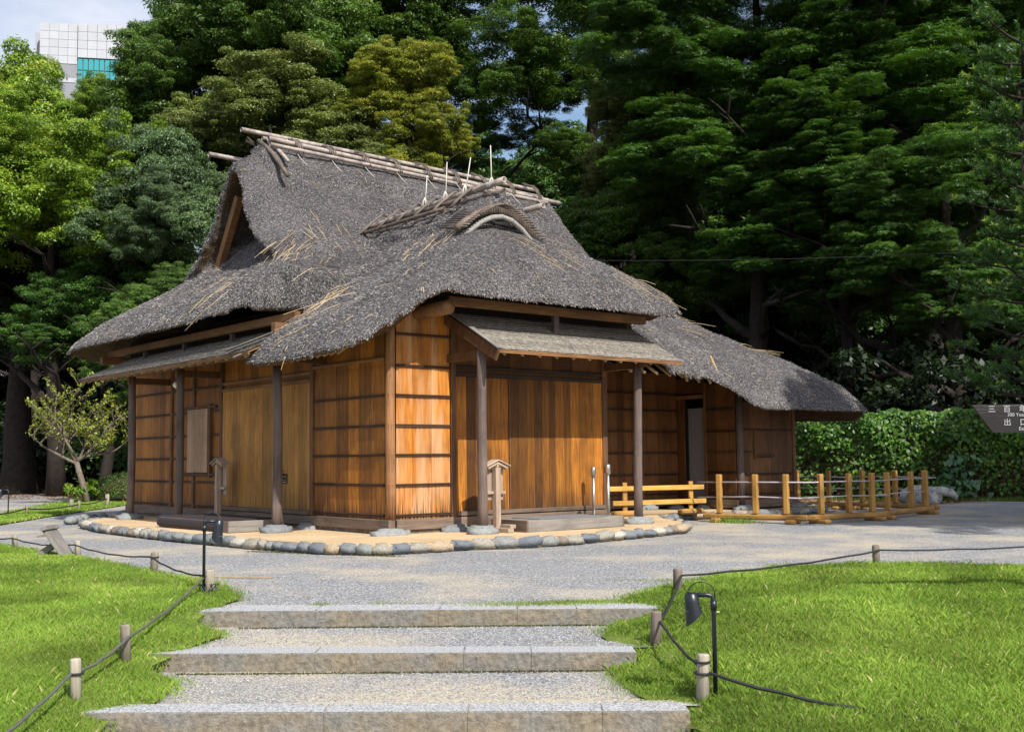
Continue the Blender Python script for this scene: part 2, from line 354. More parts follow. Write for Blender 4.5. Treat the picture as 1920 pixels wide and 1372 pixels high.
def shingle():
    m, nt, b = newmat('grey_shingle', .9, .2); co, rnd = objcoord(nt, (6, 6, 6))
    g = N(nt, 'ShaderNodeNewGeometry')
    n = N(nt, 'ShaderNodeTexNoise', Scale=22., Detail=5., Roughness=.7); nt.links.new(g.outputs['Position'], n.inputs[0])
    c = ramp(nt, n.outputs[0], [(.3, (.10, .09, .08)), (.5, (.2, .18, .155)), (.7, (.36, .33, .28))])
    c = mixc(nt, 1., c, ramp(nt, rnd, [(0, g3(.75)), (1, g3(1.2))]), 'MULTIPLY')
    nt.links.new(c, b.inputs['Base Color']); bump(nt, b, n.outputs[0], .5, .01); return m
M['shingle'] = shingle()

# ------------------------------------------------------------------ ground
FH = np.array([math.sin(YAW), math.cos(YAW)]); RH = np.array([math.cos(YAW), -math.sin(YAW)]); C2 = np.array([CAM.x, CAM.y])
def ST(s, t):           # garden-stair frame: s = along the walk towards the house, t = across it
    p = C2+FH*s+RH*t; return (p[0], p[1])
def Hs(s): return np.interp(s, [0, 3.0, 5.76, 8.25, 9], [-.60, -.60, -.36, -.13, -.13])
def hgt(x, y): return Hs((np.stack([x, y], -1)-C2)@FH)

def grid_sheet(name, poly, step, hf, mat, kind='structure', edge=.0, label=None):
    poly = np.array(poly); lo = poly.min(0); hi = poly.max(0)
    xs = np.arange(lo[0], hi[0]+step, step); ys = np.arange(lo[1], hi[1]+step, step)
    X, Y = np.meshgrid(xs, ys, indexing='ij'); P = np.stack([X.ravel(), Y.ravel()], 1)
    ins = inpoly(P, [tuple(p) for p in poly]).reshape(X.shape)
    # snap border vertices to the outline
    cell = ins[:-1, :-1] | ins[1:, :-1] | ins[:-1, 1:] | ins[1:, 1:]
    out = ~ins
    A = poly; B = np.roll(poly, -1, 0); flat = P.copy()
    need = out.ravel()
    Q = P[need]; best = np.full(len(Q), 1e9); bp = Q.copy()
    for a, b_ in zip(A, B):
        d = b_-a; L = d@d
        if L == 0: continue
        t = np.clip(((Q-a)@d)/L, 0, 1); c = a+t[:, None]*d; e = ((Q-c)**2).sum(1); k = e < best; best[k] = e[k]; bp[k] = c[k]
    flat[need] = bp
    Z = hf(flat[:, 0], flat[:, 1]); idx = -np.ones(X.shape, int); V = []; F = []
    use = np.zeros(X.shape, bool); use[:-1, :-1] |= cell; use[1:, :-1] |= cell; use[:-1, 1:] |= cell; use[1:, 1:] |= cell
    ids = np.where(use.ravel())[0]; mp_ = -np.ones(X.size, int); mp_[ids] = np.arange(len(ids))
    V = [(flat[i, 0], flat[i, 1], Z[i]) for i in ids]; ny = X.shape[1]
    for i, j in zip(*np.where(cell)):
        a = i*ny+j; F.append((mp_[a], mp_[a+ny], mp_[a+ny+1], mp_[a+1]))
    me = mesh(name, V, F, True); o = link(name, me, mat)
    if kind: o['kind'] = kind
    return o
# base terrain: dips along the garden stair, flat elsewhere
nn = 90; V = []; F = []
gx = np.concatenate([np.linspace(-400, -20, 12), np.linspace(-16, 26, 120), np.linspace(32, 500, 14)])
gy = np.concatenate([np.linspace(-300, -20, 10), np.linspace(-17, 30, 130), np.linspace(36, 600, 16)])
X, Y = np.meshgrid(gx, gy, indexing='ij'); Z = hgt(X, Y)-.07-.16*np.clip((8.7-(np.stack([X, Y], -1)-C2)@FH)/.3, 0, 1)
V = np.stack([X.ravel(), Y.ravel(), Z.ravel()], 1); ny = len(gy)
F = [(i*ny+j, (i+1)*ny+j, (i+1)*ny+j+1, i*ny+j+1) for i in range(len(gx)-1) for j in range(ny-1)]
tag(link('ground', mesh('ground', V, F, True), M['soil']), kind='structure')
# gravel court (upper level)
court = [ST(8.42, -14), ST(8.42, -2.36), ST(8.34, 1.1), ST(8.3, 24), ST(16, 26), (17.3, 1.4), (15.9, 5.4), (14, 12), (9, 15), (5.2, 17.2), (4.2, 24), (7, 40), (-3, 44), (-12, 22), (-14, 6)]
grid_sheet('gravel_court', court, .5, lambda x, y: np.full_like(x, -.12), M['gravel'])
# two gravel landings between the steps
for i, (s0, s1_, z) in enumerate(((7.3, 8.4, -.235), (6.1, 7.3, -.345), (4.6, 6.1, -.462))):
    pl = [ST(s0, -3.1), ST(s0, 1.7), ST(s1_, 1.7), ST(s1_, -3.1)]
    grid_sheet('gravel_landing', pl, .3, lambda x, y, z=z: np.full_like(x, z), M['gravel_tread'])
# lawns
L_lawn = [(-3.93, 4.75), (-3.82, 3.62), (-3.76, 2.04), (-3.73, .81), (-3.86, -1.65), (-3.9, -3.06), (-4.21, -4.23), (-4.55, -4.50), (-4.86, -4.62), (-4.78, -5.15), (-5.22, -5.5), (-5.36, -5.45), (-5.62, -5.75), (-5.50, -5.98), (-5.80, -6.42), (-5.98, -6.35), (-6.22, -6.62), (-6.5, -6.9), (-7.1, -8.2), (-10, -10), (-14, -2), (-9, 6)]
R_lawn = [(-2.11, -6.31), (-1.14, -6.01), (-.37, -5.77), (.8, -5.71), (1.66, -6.13), (2.32, -7.28), (4.5, -9.5), (3, -13), (-4.5, -12), (-5.2, -10.3), (-3.85, -8.62), (-3.815, -8.452), (-3.69, -8.30), (-3.80, -8.12), (-3.42, -7.52), (-2.95, -7.30), (-2.85, -7.42), (-2.80, -7.18), (-2.98, -6.98), (-2.55, -6.72), (-2.1, -6.72), (-2.30, -6.48)]
F_lawn = [(-2.28, 9.11), (-.44, 11.94), (3.05, 16.85), (4.53, 20.75), (3.52, 22.26), (.43, 16.6), (-1.7, 12.4), (-4.5, 8.9), (-3.3, 7.9)]
def lawn_h(x, y):
    P = np.stack([x, y], -1)-C2; s_ = P@FH; t_ = P@RH
    zl = np.interp(s_, [0, 5.95, 6.3, 7.1, 7.45, 8.25, 8.7], [-.47, -.45, -.325, -.325, -.215, -.215, -.10])
    w_ = np.clip(np.maximum((-1.95-t_)/.65, (t_-.80)/.4), 0, 1); w_ = w_*w_*(3-2*w_); hi = hgt(x, y)+.035
    return np.where(s_ < 9, zl+(hi-zl)*w_, hi)
for pl, fac in ((L_lawn, 1.), (R_lawn, 1.), (F_lawn, 1.)):
    grid_sheet('lawn', pl, .25, lawn_h, M['turf'])
def grass_blades(name, poly, n, wr, hr, smin=0, smax=99, seed=1, weight=True, spread=.06, hf=lawn_h):
    rg = np.random.default_rng(seed); poly_ = np.array(poly); lo = poly_.min(0)-.05; hi = poly_.max(0)+.05; P = np.zeros((0, 2))
    while len(P) < n:
        q = rg.uniform(lo, hi, (n*2, 2)); k = inpoly(q, poly); s = (q-C2)@FH; t = (q-C2)@RH
        k &= (s > smin) & (s < smax) & (np.abs(t) < .52*s+.8)
        if weight: k &= rg.random(len(q)) < np.clip((6.5/np.maximum(s, 4))**1.7, .12, 1)
        P = np.concatenate([P, q[k]])
        if k.sum() == 0: break
    P = P[:n]+rg.normal(0, spread, (min(n, len(P)), 2)) if len(P) else P
    n = len(P); s = (P-C2)@FH
    # clumpy height
    cl = np.sin(P[:, 0]*5.1+np.sin(P[:, 1]*3.7)*2)*np.sin(P[:, 1]*4.3+P[:, 0]*1.1)
    h = rg.uniform(*hr, n)*(1+.25*cl)*np.where(rg.random(n) < .02, 1.8, 1); w = rg.uniform(*wr, n)*np.clip(s/9, .7, 2.5)
    a = rg.uniform(0, 2*np.pi, n); b = rg.uniform(0, 2*np.pi, n); lean = rg.uniform(.1, .9, n)*h
    base = np.stack([P[:, 0], P[:, 1], hf(P[:, 0], P[:, 1])-.004], 1)
    side = np.stack([np.cos(a), np.sin(a), 0*a], 1)*w[:, None]/2; ld = np.stack([np.cos(b), np.sin(b), 0*b], 1)
    mid = base+ld*(lean*.3)[:, None]+np.array([0, 0, 1])*(h*.6)[:, None]; tip = base+ld*lean[:, None]+np.array([0, 0, 1])*h[:, None]
    V = np.stack([base-side, base+side, mid+side*.7, tip, mid-side*.7], 1).reshape(-1, 3)
    V4 = np.stack([base-side, base+side, mid+side*.6, tip], 1).reshape(-1, 3)
    tint = np.clip(rg.normal(.5, .13, n)+.06*cl+.12*np.sin(P[:, 0]*1.3+1)*np.sin(P[:, 1]*1.7), 0, .9); tint[rg.random(n) < .03] = 1.
    o = link(name, npmesh(name, V4, 4, {'tint': tint}), M['grass']); return tag(o, kind='stuff')
tag(grass_blades('grass', L_lawn, 230000, (.002, .004), (.015, .036), 4.5, 40, 1), 'bright green grass of the lawn left of the garden steps', 'grass')
tag(grass_blades('grass', R_lawn, 320000, (.002, .004), (.016, .04), 4., 40, 2), 'bright green grass of the lawn right of the garden steps', 'grass')
tag(grass_blades('grass', F_lawn, 14000, (.006, .012), (.03, .05), 4., 60, 3, False), 'thin green grass strip under the small tree left of the house', 'grass')
# fringe of weeds and scattered tufts at the gravel edges
def tuft_patch(cs, n, hr, seed, r=.12, zf=None):
    rg = np.random.default_rng(seed); P = []
    for (x, y, rx) in cs: P.append(np.stack([rg.normal(x, rx, n), rg.normal(y, rx*.5, n)], 1))
    return np.concatenate(P)
def blades_at(name, P, z, wr, hr, seed, mat='grass', tint=(.4, .2)):
    rg = np.random.default_rng(seed); n = len(P); h = rg.uniform(*hr, n); w = rg.uniform(*wr, n); a = rg.uniform(0, 6.28, n); b = rg.uniform(0, 6.28, n)
    base = np.stack([P[:, 0], P[:, 1], np.broadcast_to(z, n)], 1); side = np.stack([np.cos(a), np.sin(a), 0*a], 1)*w[:, None]/2
    ld = np.stack([np.cos(b), np.sin(b), 0*b], 1); tip = base+ld*(h*rg.uniform(.2, 1, n))[:, None]+np.array([0, 0, 1])*h[:, None]
    V = np.stack([base-side, base+side, tip], 1).reshape(-1, 3)
    return tag(link(name, npmesh(name, V, 3, {'tint': np.clip(rg.normal(*tint, n), 0, 1)}), M[mat]), kind='stuff')
rg = np.random.default_rng(5)
PT = []
for (x, y, rx, ry, k) in ((-2.75, -6.0, .28, .06, 1400), (-2.35, -6.2, .22, .06, 1400), (-3.9, -4.9, .05, .03, 150), (-3.5, -5.2, .1, .03, 100), (-.6, -5.75, .4, .06, 700), (-4.1, -3.5, .1, .2, 500)):
    a = R(-42); q = np.stack([rg.normal(0, rx, k), rg.normal(0, ry, k)], 1); PT.append(np.stack([x+q[:, 0]*math.cos(a)-q[:, 1]*math.sin(a), y+q[:, 0]*math.sin(a)+q[:, 1]*math.cos(a)], 1))
tag(blades_at('sparse_grass', np.concatenate(PT), -.122, (.004, .007), (.008, .03), 9, tint=(.6, .25)), 'thin sparse grass creeping onto the gravel above the top step', 'grass')

# pebbles lying loose on the landings and on the near court
def pebbles(name, n, regs, seed):
    rg = np.random.default_rng(seed); Vs = []; T = []
    for (s0, s1_, t0, t1, z, k) in regs:
        s = rg.uniform(s0, s1_, k); t = rg.uniform(t0, t1, k); P = C2+s[:, None]*FH+t[:, None]*RH
        r = rg.uniform(.0025, .0062, k); c = np.stack([P[:, 0], P[:, 1], np.full(k, z)+r*.25], 1)
        a = rg.uniform(0, 6.28, k); e1 = np.stack([np.cos(a), np.sin(a), 0*a], 1)*r[:, None]; e2 = np.stack([-np.sin(a), np.cos(a), 0*a], 1)*(r*rg.uniform(.6, 1, k))[:, None]; e3 = np.array([0, 0, 1.])*(r*.6)[:, None]
        top = c+e3
        for u, v in ((e1, e2), (e2, -e1), (-e1, -e2), (-e2, e1)):
            Vs.append(np.stack([c+u, c+v, top], 1)); T.append(rg.random(k)*0+0)
        tt = rg.random(k)
        for q in range(4): T[-1-q] = tt
    V = np.concatenate(Vs).reshape(-1, 3); return tag(link(name, npmesh(name, V, 3, {'tint': np.concatenate(T)}), M['pebble']), kind='stuff')
tag(pebbles('gravel_chips', 0, [(7.5, 8.28, -2.4, 1.1, -.235, 9000), (6.3, 7.1, -2.5, 1.2, -.345, 9000), (8.6, 12, -3.5, 4, -.12, 16000), (8.5, 8.9, -2.4, 1.1, -.12, 1500), (6.08, 6.2, -2.2, .85, -.3445, 260), (7.2, 7.4, -2.2, .7, -.2345, 400)], 4), 'loose grey gravel chips on the landings and court', 'gravel')

# granite steps
def granite_row(name, sL, sR, bL, bR, t0, t1, ztop, h, joints):
    root = empty(name, (*ST((sL+sR)/2, (t0+t1)/2), ztop-h)); root['kind'] = 'structure'
    js = [t0]+joints+[t1]; base = Vector(root.location)
    for a, b_ in zip(js[:-1], js[1:]):
        fa = sL+(sR-sL)*(a-t0)/(t1-t0); fb = sL+(sR-sL)*(b_-t0)/(t1-t0); ba = bL+(bR-bL)*(a-t0)/(t1-t0); bb = bL+(bR-bL)*(b_-t0)/(t1-t0)
        g = .001; c = [ST(fa, a+g), ST(fb, b_-g), ST(bb, b_-g), ST(ba, a+g)]
        bm = bmesh.new(); vb = [bm.verts.new((p[0], p[1], ztop-h-.12)) for p in c]; vt = [bm.verts.new((p[0], p[1], ztop)) for p in c]
        bm.faces.new(vb[::-1]); bm.faces.new(vt)
        for i in range(4): bm.faces.new((vb[i], vb[(i+1) % 4], vt[(i+1) % 4], vt[i]))
        bmesh.ops.bevel(bm, geom=[e for e in bm.edges if all(v.co.z > ztop-.01 for v in e.verts)], offset=.005, segments=2, affect='EDGES')
        bmesh.ops.subdivide_edges(bm, edges=[e for e in bm.edges if e.calc_length() > .2], cuts=9, use_grid_fill=True)
        me = bpy.data.meshes.new('granite_block'); bm.normal_update(); bm.to_mesh(me); bm.free()
        for v in me.vertices:
            if v.co.z < ztop-.012:
                nz_ = mnoise.noise(Vector(v.co)*9)*.006+mnoise.noise(Vector(v.co)*31)*.003
                v.co.x -= FH[0]*nz_; v.co.y -= FH[1]*nz_
        me.transform(Matrix.Translation(-base)); link('granite_block', me, M['granite'], root)
    return root
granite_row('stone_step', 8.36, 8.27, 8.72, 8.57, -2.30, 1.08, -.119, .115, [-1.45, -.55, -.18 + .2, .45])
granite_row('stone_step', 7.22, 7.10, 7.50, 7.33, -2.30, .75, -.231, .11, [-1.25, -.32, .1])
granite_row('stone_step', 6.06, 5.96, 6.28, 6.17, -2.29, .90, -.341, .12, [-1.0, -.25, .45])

# moss line and litter at the foot of each riser
rg = np.random.default_rng(8); Vp = []
for s0, z, t0, t1 in ((8.30, -.234, -2.0, 1.0), (7.14, -.344, -2.1, .7)):
    k = 2600; t = rg.uniform(t0, t1, k); s = s0-.02-np.abs(rg.normal(0, .025, k))-.03*(t-t0)/(t1-t0)+.02; Vp.append(np.concatenate([C2+s[:, None]*FH+t[:, None]*RH, np.full((k, 1), z)], 1))
P = np.concatenate(Vp); o = blades_at('moss_line', P[:, :2], P[:, 2], (.006, .012), (.004, .014), 4, 'leaf_dry', (.35, .25)); tag(o, 'brown moss and dry litter along the foot of the risers', 'moss')

# ------------------------------------------------------------------ earth platform with its edging stones
edge = [(-.05, 8.6), (-.75, 8.1), (-1.25, 7.5), (-1.55, 6.9), (-1.76, 5.6), (-1.80, 4.3), (-1.80, 2.6), (-1.68, .6), (-1.48, -.8), (-1.12, -1.42), (-.45, -1.55), (.1, -1.58), (.8, -1.88), (1.5, -1.90), (2.3, -1.78), (3.2, -1.66), (4.0, -1.5), (4.75, -.95), (5.2, -.2), (5.85, .62), (6.5, .82), (7.35, .75), (8.2, .35), (9.2, .25), (10.2, .5), (10.9, .9), (11.2, 2)]
body = edge+[(11.2, 9.6), (-.05, 9.6)]
pf = grid_sheet('earth_platform', body, .35, lambda x, y: 0*x-.004+.004*np.sin(x*3)*np.cos(y*2.3), M['earth'])
Vr = []; Fr = []
for i, (x, y) in enumerate(body): Vr += [(x, y, -.004), (x, y, -.14)]
for i in range(len(body)): j = (i+1) % len(body); Fr.append((2*i, 2*i+1, 2*j+1, 2*j))
link('platform_side', mesh('platform_side', Vr, Fr), M['earth'], pf)
stone_me = []
for k in range(9):
    bm = bmesh.new(); bmesh.ops.create_cube(bm, size=1); bmesh.ops.bevel(bm, geom=bm.edges[:]+bm.verts[:], offset=.2, segments=2, affect='EDGES'); 
    bmesh.ops.subdivide_edges(bm, edges=[e for e in bm.edges if e.calc_length() > .35], cuts=1, use_grid_fill=True)
    for v in bm.verts:
        v.co = v.co*(1+.16*mnoise.noise(v.co*1.9+Vector((k*7.3, 0, 0))))
        v.co += Vector((mnoise.noise(v.co*2+Vector((k*3, 5, 1))), mnoise.noise(v.co*2+Vector((k*3, 9, 4))), mnoise.noise(v.co*2.4+Vector((2, k*3, 8)))))*.10
    bmesh.ops.smooth_vert(bm, verts=bm.verts[:], factor=.3, use_axis_x=True, use_axis_y=True, use_axis_z=True)
    me = bpy.data.meshes.new('kerb_stone'); bm.to_mesh(me); bm.free(); me.polygons.foreach_set('use_smooth', [True]*len(me.polygons)); stone_me.append(me)
def along(pts, step):
    out = []; pts = [Vector((*p, 0)) for p in pts]; i = 0; d = 0
    segs = [(pts[k], pts[k+1]) for k in range(len(pts)-1)]; L = sum((b-a).length for a, b in segs); pos = 0
    while pos < L:
        w = step*random.uniform(.62, 1.6); q = pos+w/2; acc = 0
        for a, b in segs:
            l = (b-a).length
            if acc+l >= q: out.append((a+(b-a)*((q-acc)/l), (b-a).normalized(), w)); break
            acc += l
        pos += w
    return out
random.seed(3)
for p, d, w in along(edge, .205):
    h = random.uniform(.095, .135)
    link('kerb_stone', random.choice(stone_me), M['stone'], pf, (p.x, p.y, -.055+random.uniform(-.01, .012)), (random.uniform(-.1, .1), random.uniform(-.08, .08), math.atan2(d.y, d.x)+random.uniform(-.12, .12)+random.choice((0, math.pi))), (w*1.12, random.uniform(.15, .2), h*1.12))
# back row seen past the left end
for p, d, w in along([(-1.35, 8.3), (-.9, 8.9), (-.3, 9.3)], .3):
    link('kerb_stone', random.choice(stone_me), M['stoneg'], pf, (p.x, p.y, -.05), (0, 0, math.atan2(d.y, d.x)), (w, .22, .16))
def fstone(parent, x, y, sx=.32, sy=.26, h=.17, z=0.015, rz=0., mat='stoneg', name='foundation_stone'):
    return link(name, random.choice(stone_me), M[mat], parent, (x, y, z), (0, 0, rz+random.uniform(-.3, .3)), (sx, sy, h*1.2))

# ------------------------------------------------------------------ THE HOUSE
house = empty('thatched_house', (0, 0, 0), 0, 'old timber house with a steep grey thatched roof on an earth platform', 'house')
BZ = [.25, .65, 1.05, 1.44, 1.84, 2.24]
MOD = .985
def plankrun(axis, fixed, a0, a1, z0, z1, n, mat, thick=.018, out=-1, jitter=.004, parent=None):
    """vertical boards along axis between a0,a1; face looks to 'out' side of the wall plane"""
    ws = [random.uniform(.8, 1.2) for _ in range(n)]; tot = sum(ws); p = a0
    for w in ws:
        w = (a1-a0)*w/tot; lo, hi = p+.0008, p+w-.0008; p += w; q = fixed+out*random.uniform(0, jitter)
        if axis == 'x': l, h = (lo, min(q, q+out*thick), z0), (hi, max(q, q+out*thick), z1)
        else: l, h = (min(q, q+out*thick), lo, z0), (max(q, q+out*thick), hi, z1)
        box('plank', l, h, M[mat], parent or house, .0025)
def batten(axis, fixed, a0, a1, z, out=-1, parent=None, mat=None):
    q = fixed+out*.024
    h = .016
    # two split laths, one over the other, slightly uneven
    for dz, dd in ((.0, .026), (-.019, .018)):
        z_ = z+dz+random.uniform(-.002, .002)
        if axis == 'x': box('batten', (a0, q-dd/2+out*.006-.004, z_-h/2), (a1, q+dd/2+out*.006-.004, z_+h/2), M['batten_x'], house, .004)
        else: box('batten', (q-dd/2+out*.006-.004, a0, z_-h/2), (q+dd/2+out*.006-.004, a1, z_+h/2), M['batten_y'], house, .004)
def backing(lo, hi): box('wall_core', lo, hi, M['dark'], house, 0)
random.seed(21)
# cores (solid dark backing behind the boards)
backing((.0, .02, .06), (.98, .07, 3.0)); backing((.98, .03, .06), (3.98, .07, 3.0))
backing((.02, .0, .06), (.07, 8.95, 3.0)); backing((3.9, .07, .06), (3.95, 2.5, 3.0)); backing((3.95, 2.48, .06), (8.37, 2.53, 2.6))
backing((.02, 8.95, .06), (10.05, 9.0, 2.4)); backing((10.0, .96, .06), (10.05, 8.95, 2.0)); backing((8.42, .96, .06), (10.0, 1.0, 1.95))
backing((8.40, .98, .06), (8.44, 1.70, 2.3)); backing((8.40, 2.22, .06), (8.44, 2.5, 2.3)); backing((8.40, 1.70, 2.12), (8.44, 2.22, 2.4))
backing((.1, .1, .0), (3.9, 8.9, .02)); backing((3.9, 2.55, .0), (9.9, 8.9, .02)); backing((8.46, 1.02, .0), (9.9, 2.54, .02))
# front: corner bay of three wide boards, the battened bay
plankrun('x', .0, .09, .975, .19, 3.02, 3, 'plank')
for z in BZ[:]: batten('x', -.002, .07, 1.0, z)
batten('x', -.002, .07, 1.0, 2.66)
box('post', (.985, -.05, .18), (1.07, .03, 3.0), M['frame'], house, .01)
# front sliding doors
d1 = empty('sliding_door', (0, 0, 0)); d1.parent = house; d2 = empty('sliding_door', (0, 0, 0)); d2.parent = house
plankrun('x', .012, 1.08, 2.03, .262, 2.12, 6, 'plank_o', parent=d1)
plankrun('x', -.02, 2.05, 3.88, .262, 2.12, 12, 'plank_o', parent=d2)
box('door_stile', (2.03, -.035, .262), (2.055, .01, 2.12), M['frame'], d2, .003)
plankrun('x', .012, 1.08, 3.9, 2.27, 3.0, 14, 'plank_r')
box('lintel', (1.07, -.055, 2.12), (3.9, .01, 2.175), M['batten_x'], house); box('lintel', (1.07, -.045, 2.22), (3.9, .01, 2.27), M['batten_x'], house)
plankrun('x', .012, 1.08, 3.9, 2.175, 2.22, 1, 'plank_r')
box('door_track', (1.07, -.075, .205), (3.9, .02, .262), M['sill_x'], house)
box('post', (3.88, -.06, .06), (3.98, .04, 3.0), M['frame'], house, .01)
box('sill_beam', (.07, -.07, .05), (3.98, .03, .19), M['sill_x'], house, .006)
box('sill_beam', (-.07, -.075, .052), (.035, 8.95, .192), M['sill_y'], house, .006)
box('foundation', (-.03, -.03, -.01), (3.98, .06, .055), M['foundation'], house, 0); box('foundation', (-.03, .06, -.01), (.06, 8.9, .055), M['foundation'], house, 0)
# corner post: peeled log
pts = [(.0+.006*math.sin(z*3), .0-.01+.005*math.cos(z*2.2), z) for z in np.linspace(.19, 2.9, 9)]
tube('corner_post', pts, [.070, .068, .067, .066, .065, .064, .063, .062, .062], M['corner'], house, 14)
# side wall (faces the lawn)
plankrun('y', .0, .09, 1.93, .19, 2.30, 6, 'plank_l'); plankrun('y', .0, .09, 1.93, 2.34, 2.9, 6, 'plank_l')
for z in BZ: batten('y', -.002, .08, 1.94, z) if z < 2.2 else None
box('lintel', (-.05, .08, 2.30), (.01, 1.95, 2.34), M['beam_y'], house)
for y in (1.97, 4.93, 6.0, 6.92, 8.87):
    box('post', (-.055, y-.045, .19), (.03, y+.045, 2.95), M['frame'], house, .01)
d3 = empty('sliding_door'); d3.parent = house; d4 = empty('sliding_door'); d4.parent = house
plankrun('y', .01, 2.02, 3.0, .262, 2.12, 8, 'plank_ly', parent=d3); plankrun('y', -.02, 3.0, 4.88, .262, 2.12, 13, 'plank_ly', parent=d4)
plankrun('y', .01, 2.02, 4.88, 2.27, 2.95, 12, 'plank_l')
box('lintel', (-.055, 2.02, 2.12), (.01, 4.88, 2.17), M['beam_y'], house); box('lintel', (-.045, 2.02, 2.23), (.01, 4.88, 2.275), M['beam_y'], house)
plankrun('y', .01, 2.02, 4.88, 2.17, 2.23, 1, 'plank_l')
box('door_track', (-.09, 2.02, .2), (.02, 4.88, .262), M['sill_y'], house)
plankrun('y', .0, 4.98, 5.96, .19, 2.95, 4, 'plank_l'); plankrun('y', .0, 6.04, 6.88, .19, 2.95, 4, 'plank_l'); plankrun('y', .0, 6.97, 8.82, .19, 2.95, 7, 'plank_l')
for z in BZ:
    for a, b_ in ((4.98, 5.95), (6.05, 6.87), (6.97, 8.82)): batten('y', -.002, a, b_, z)
sh = empty('window_shutter', (0, 0, 0)); sh.parent = house
plankrun('y', -.035, 5.42, 6.22, .80, 1.88, 5, 'shutter', parent=sh)
box('rail', (-.075, 5.1, .745), (-.015, 6.4, .785), M['batten_y'], sh); box('rail', (-.075, 5.1, 1.885), (-.015, 6.4, 1.92), M['batten_y'], sh); box('rail', (-.08, 5.28, .72), (-.02, 5.33, 1.95), M['frame'], sh)
# recess wall
random.seed(5)
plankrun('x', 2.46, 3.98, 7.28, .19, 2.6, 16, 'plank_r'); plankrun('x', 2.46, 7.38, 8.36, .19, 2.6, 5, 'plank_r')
box('post', (7.28, 2.41, .1), (7.38, 2.48, 2.6), M['frame'], house, .008); box('post', (5.0, 2.41, .1), (5.1, 2.48, 2.6), M['frame'], house, .008)
for z in (.29, .66, 1.07, 1.48, 1.88, 2.2):
    batten('x', 2.456, 5.1, 7.28, z); batten('x', 2.456, 7.38, 8.34, z)
box('sill_beam', (3.98, 2.40, .04), (8.37, 2.48, .19), M['sill_x'], house)
# entrance side of the wing, with the open doorway
plankrun('y', 8.37, 1.0, 1.68, .18, 2.35, 3, 'plank_r', out=-1); plankrun('y', 8.37, 2.23, 2.43, .06, 2.1, 1, 'plank_r', out=-1)
plankrun('y', 8.37, 1.73, 2.43, 2.2, 2.5, 2, 'plank_r', out=-1)
for z in (.29, .68, 1.07, 1.46, 1.87): batten('y', 8.365, 1.0, 1.68, z)
box('post', (8.32, 1.68, .05), (8.4, 1.74, 2.4), M['frame'], house, .006); box('lintel', (8.32, 1.74, 2.1), (8.4, 2.43, 2.17), M['beam_y'], house)
box('sill_beam', (8.31, .95, .03), (8.41, 1.7, .18), M['sill_y'], house)
box('door_panel', (8.47, 1.86, .06), (8.49, 2.4, 1.92), M['curtain'], house, .002)
backing((8.5, 2.5, 0), (9.9, 2.55, 2.3))
# wing front
tube('corner_post', [(8.42, .95, z) for z in (.04, .8, 1.6, 2.2)], [.07, .066, .065, .064], M['log'], house, 12)
plankrun('x', .95, 8.5, 10.0, .18, 2.0, 8, 'plank_r')
for z in (.29, .66): batten('x', .945, 8.52, 9.98, z)
batten('x', .945, 8.52, 9.98, 1.49); batten('x', .945, 8.52, 8.75, 1.08)
w2 = empty('window_shutter', (0, 0, 0)); w2.parent = house
plankrun('x', .925, 8.86, 9.35, 1.02, 1.46, 2, 'plank_r', parent=w2); box('rail', (8.8, .875, .965), (9.36, .93, 1.0), M['batten_x'], w2); box('rail', (8.78, .875, .93), (8.82, .93, 1.48), M['frame'], w2)
box('sill_beam', (8.42, .86, .03), (10.05, .96, .18), M['sill_x'], house); box('post', (9.98, .9, .1), (10.06, .98, 2.0), M['frame'], house, .006)
for x, y in ((8.32, .84), (7.38, 2.35), (8.3, 1.74), (10.0, .85), (5.2, 2.35), (8.0, 2.2)): fstone(house, x, y, .4, .26, .12)
# foundation stones and the free-standing log posts
for x, y, sx in ((-.02, -.06, .52), (1.0, -.08, .42), (3.98, -.1, .3), (-.06, 1.97, .36), (-.08, 4.95, .3), (-.08, 6.9, .34), (-.08, 8.87, .34)):
    fstone(house, x, y, sx, .3, .15, .0)
def logpost(x, y, top, r=.066):
    fstone(house, x, y, .42, .34, .15, 0.02)
    pts = [(x+.008*math.sin(z*2+x), y+.008*math.cos(z*1.7+y), z) for z in np.linspace(.07, top, 9)]
    rr_ = [r*(1.04-.10*i/8+.012*math.sin(i*2.1+x)) for i in range(9)]
    tube('log_post', pts, rr_, M['log'], house, 14)
logpost(.96, -.75, 2.44); logpost(3.97, -.70, 2.44)
logpost(-.76, 1.66, 2.3); logpost(-.72, 5.0, 2.49); logpost(-.72, 7.03, 2.49)
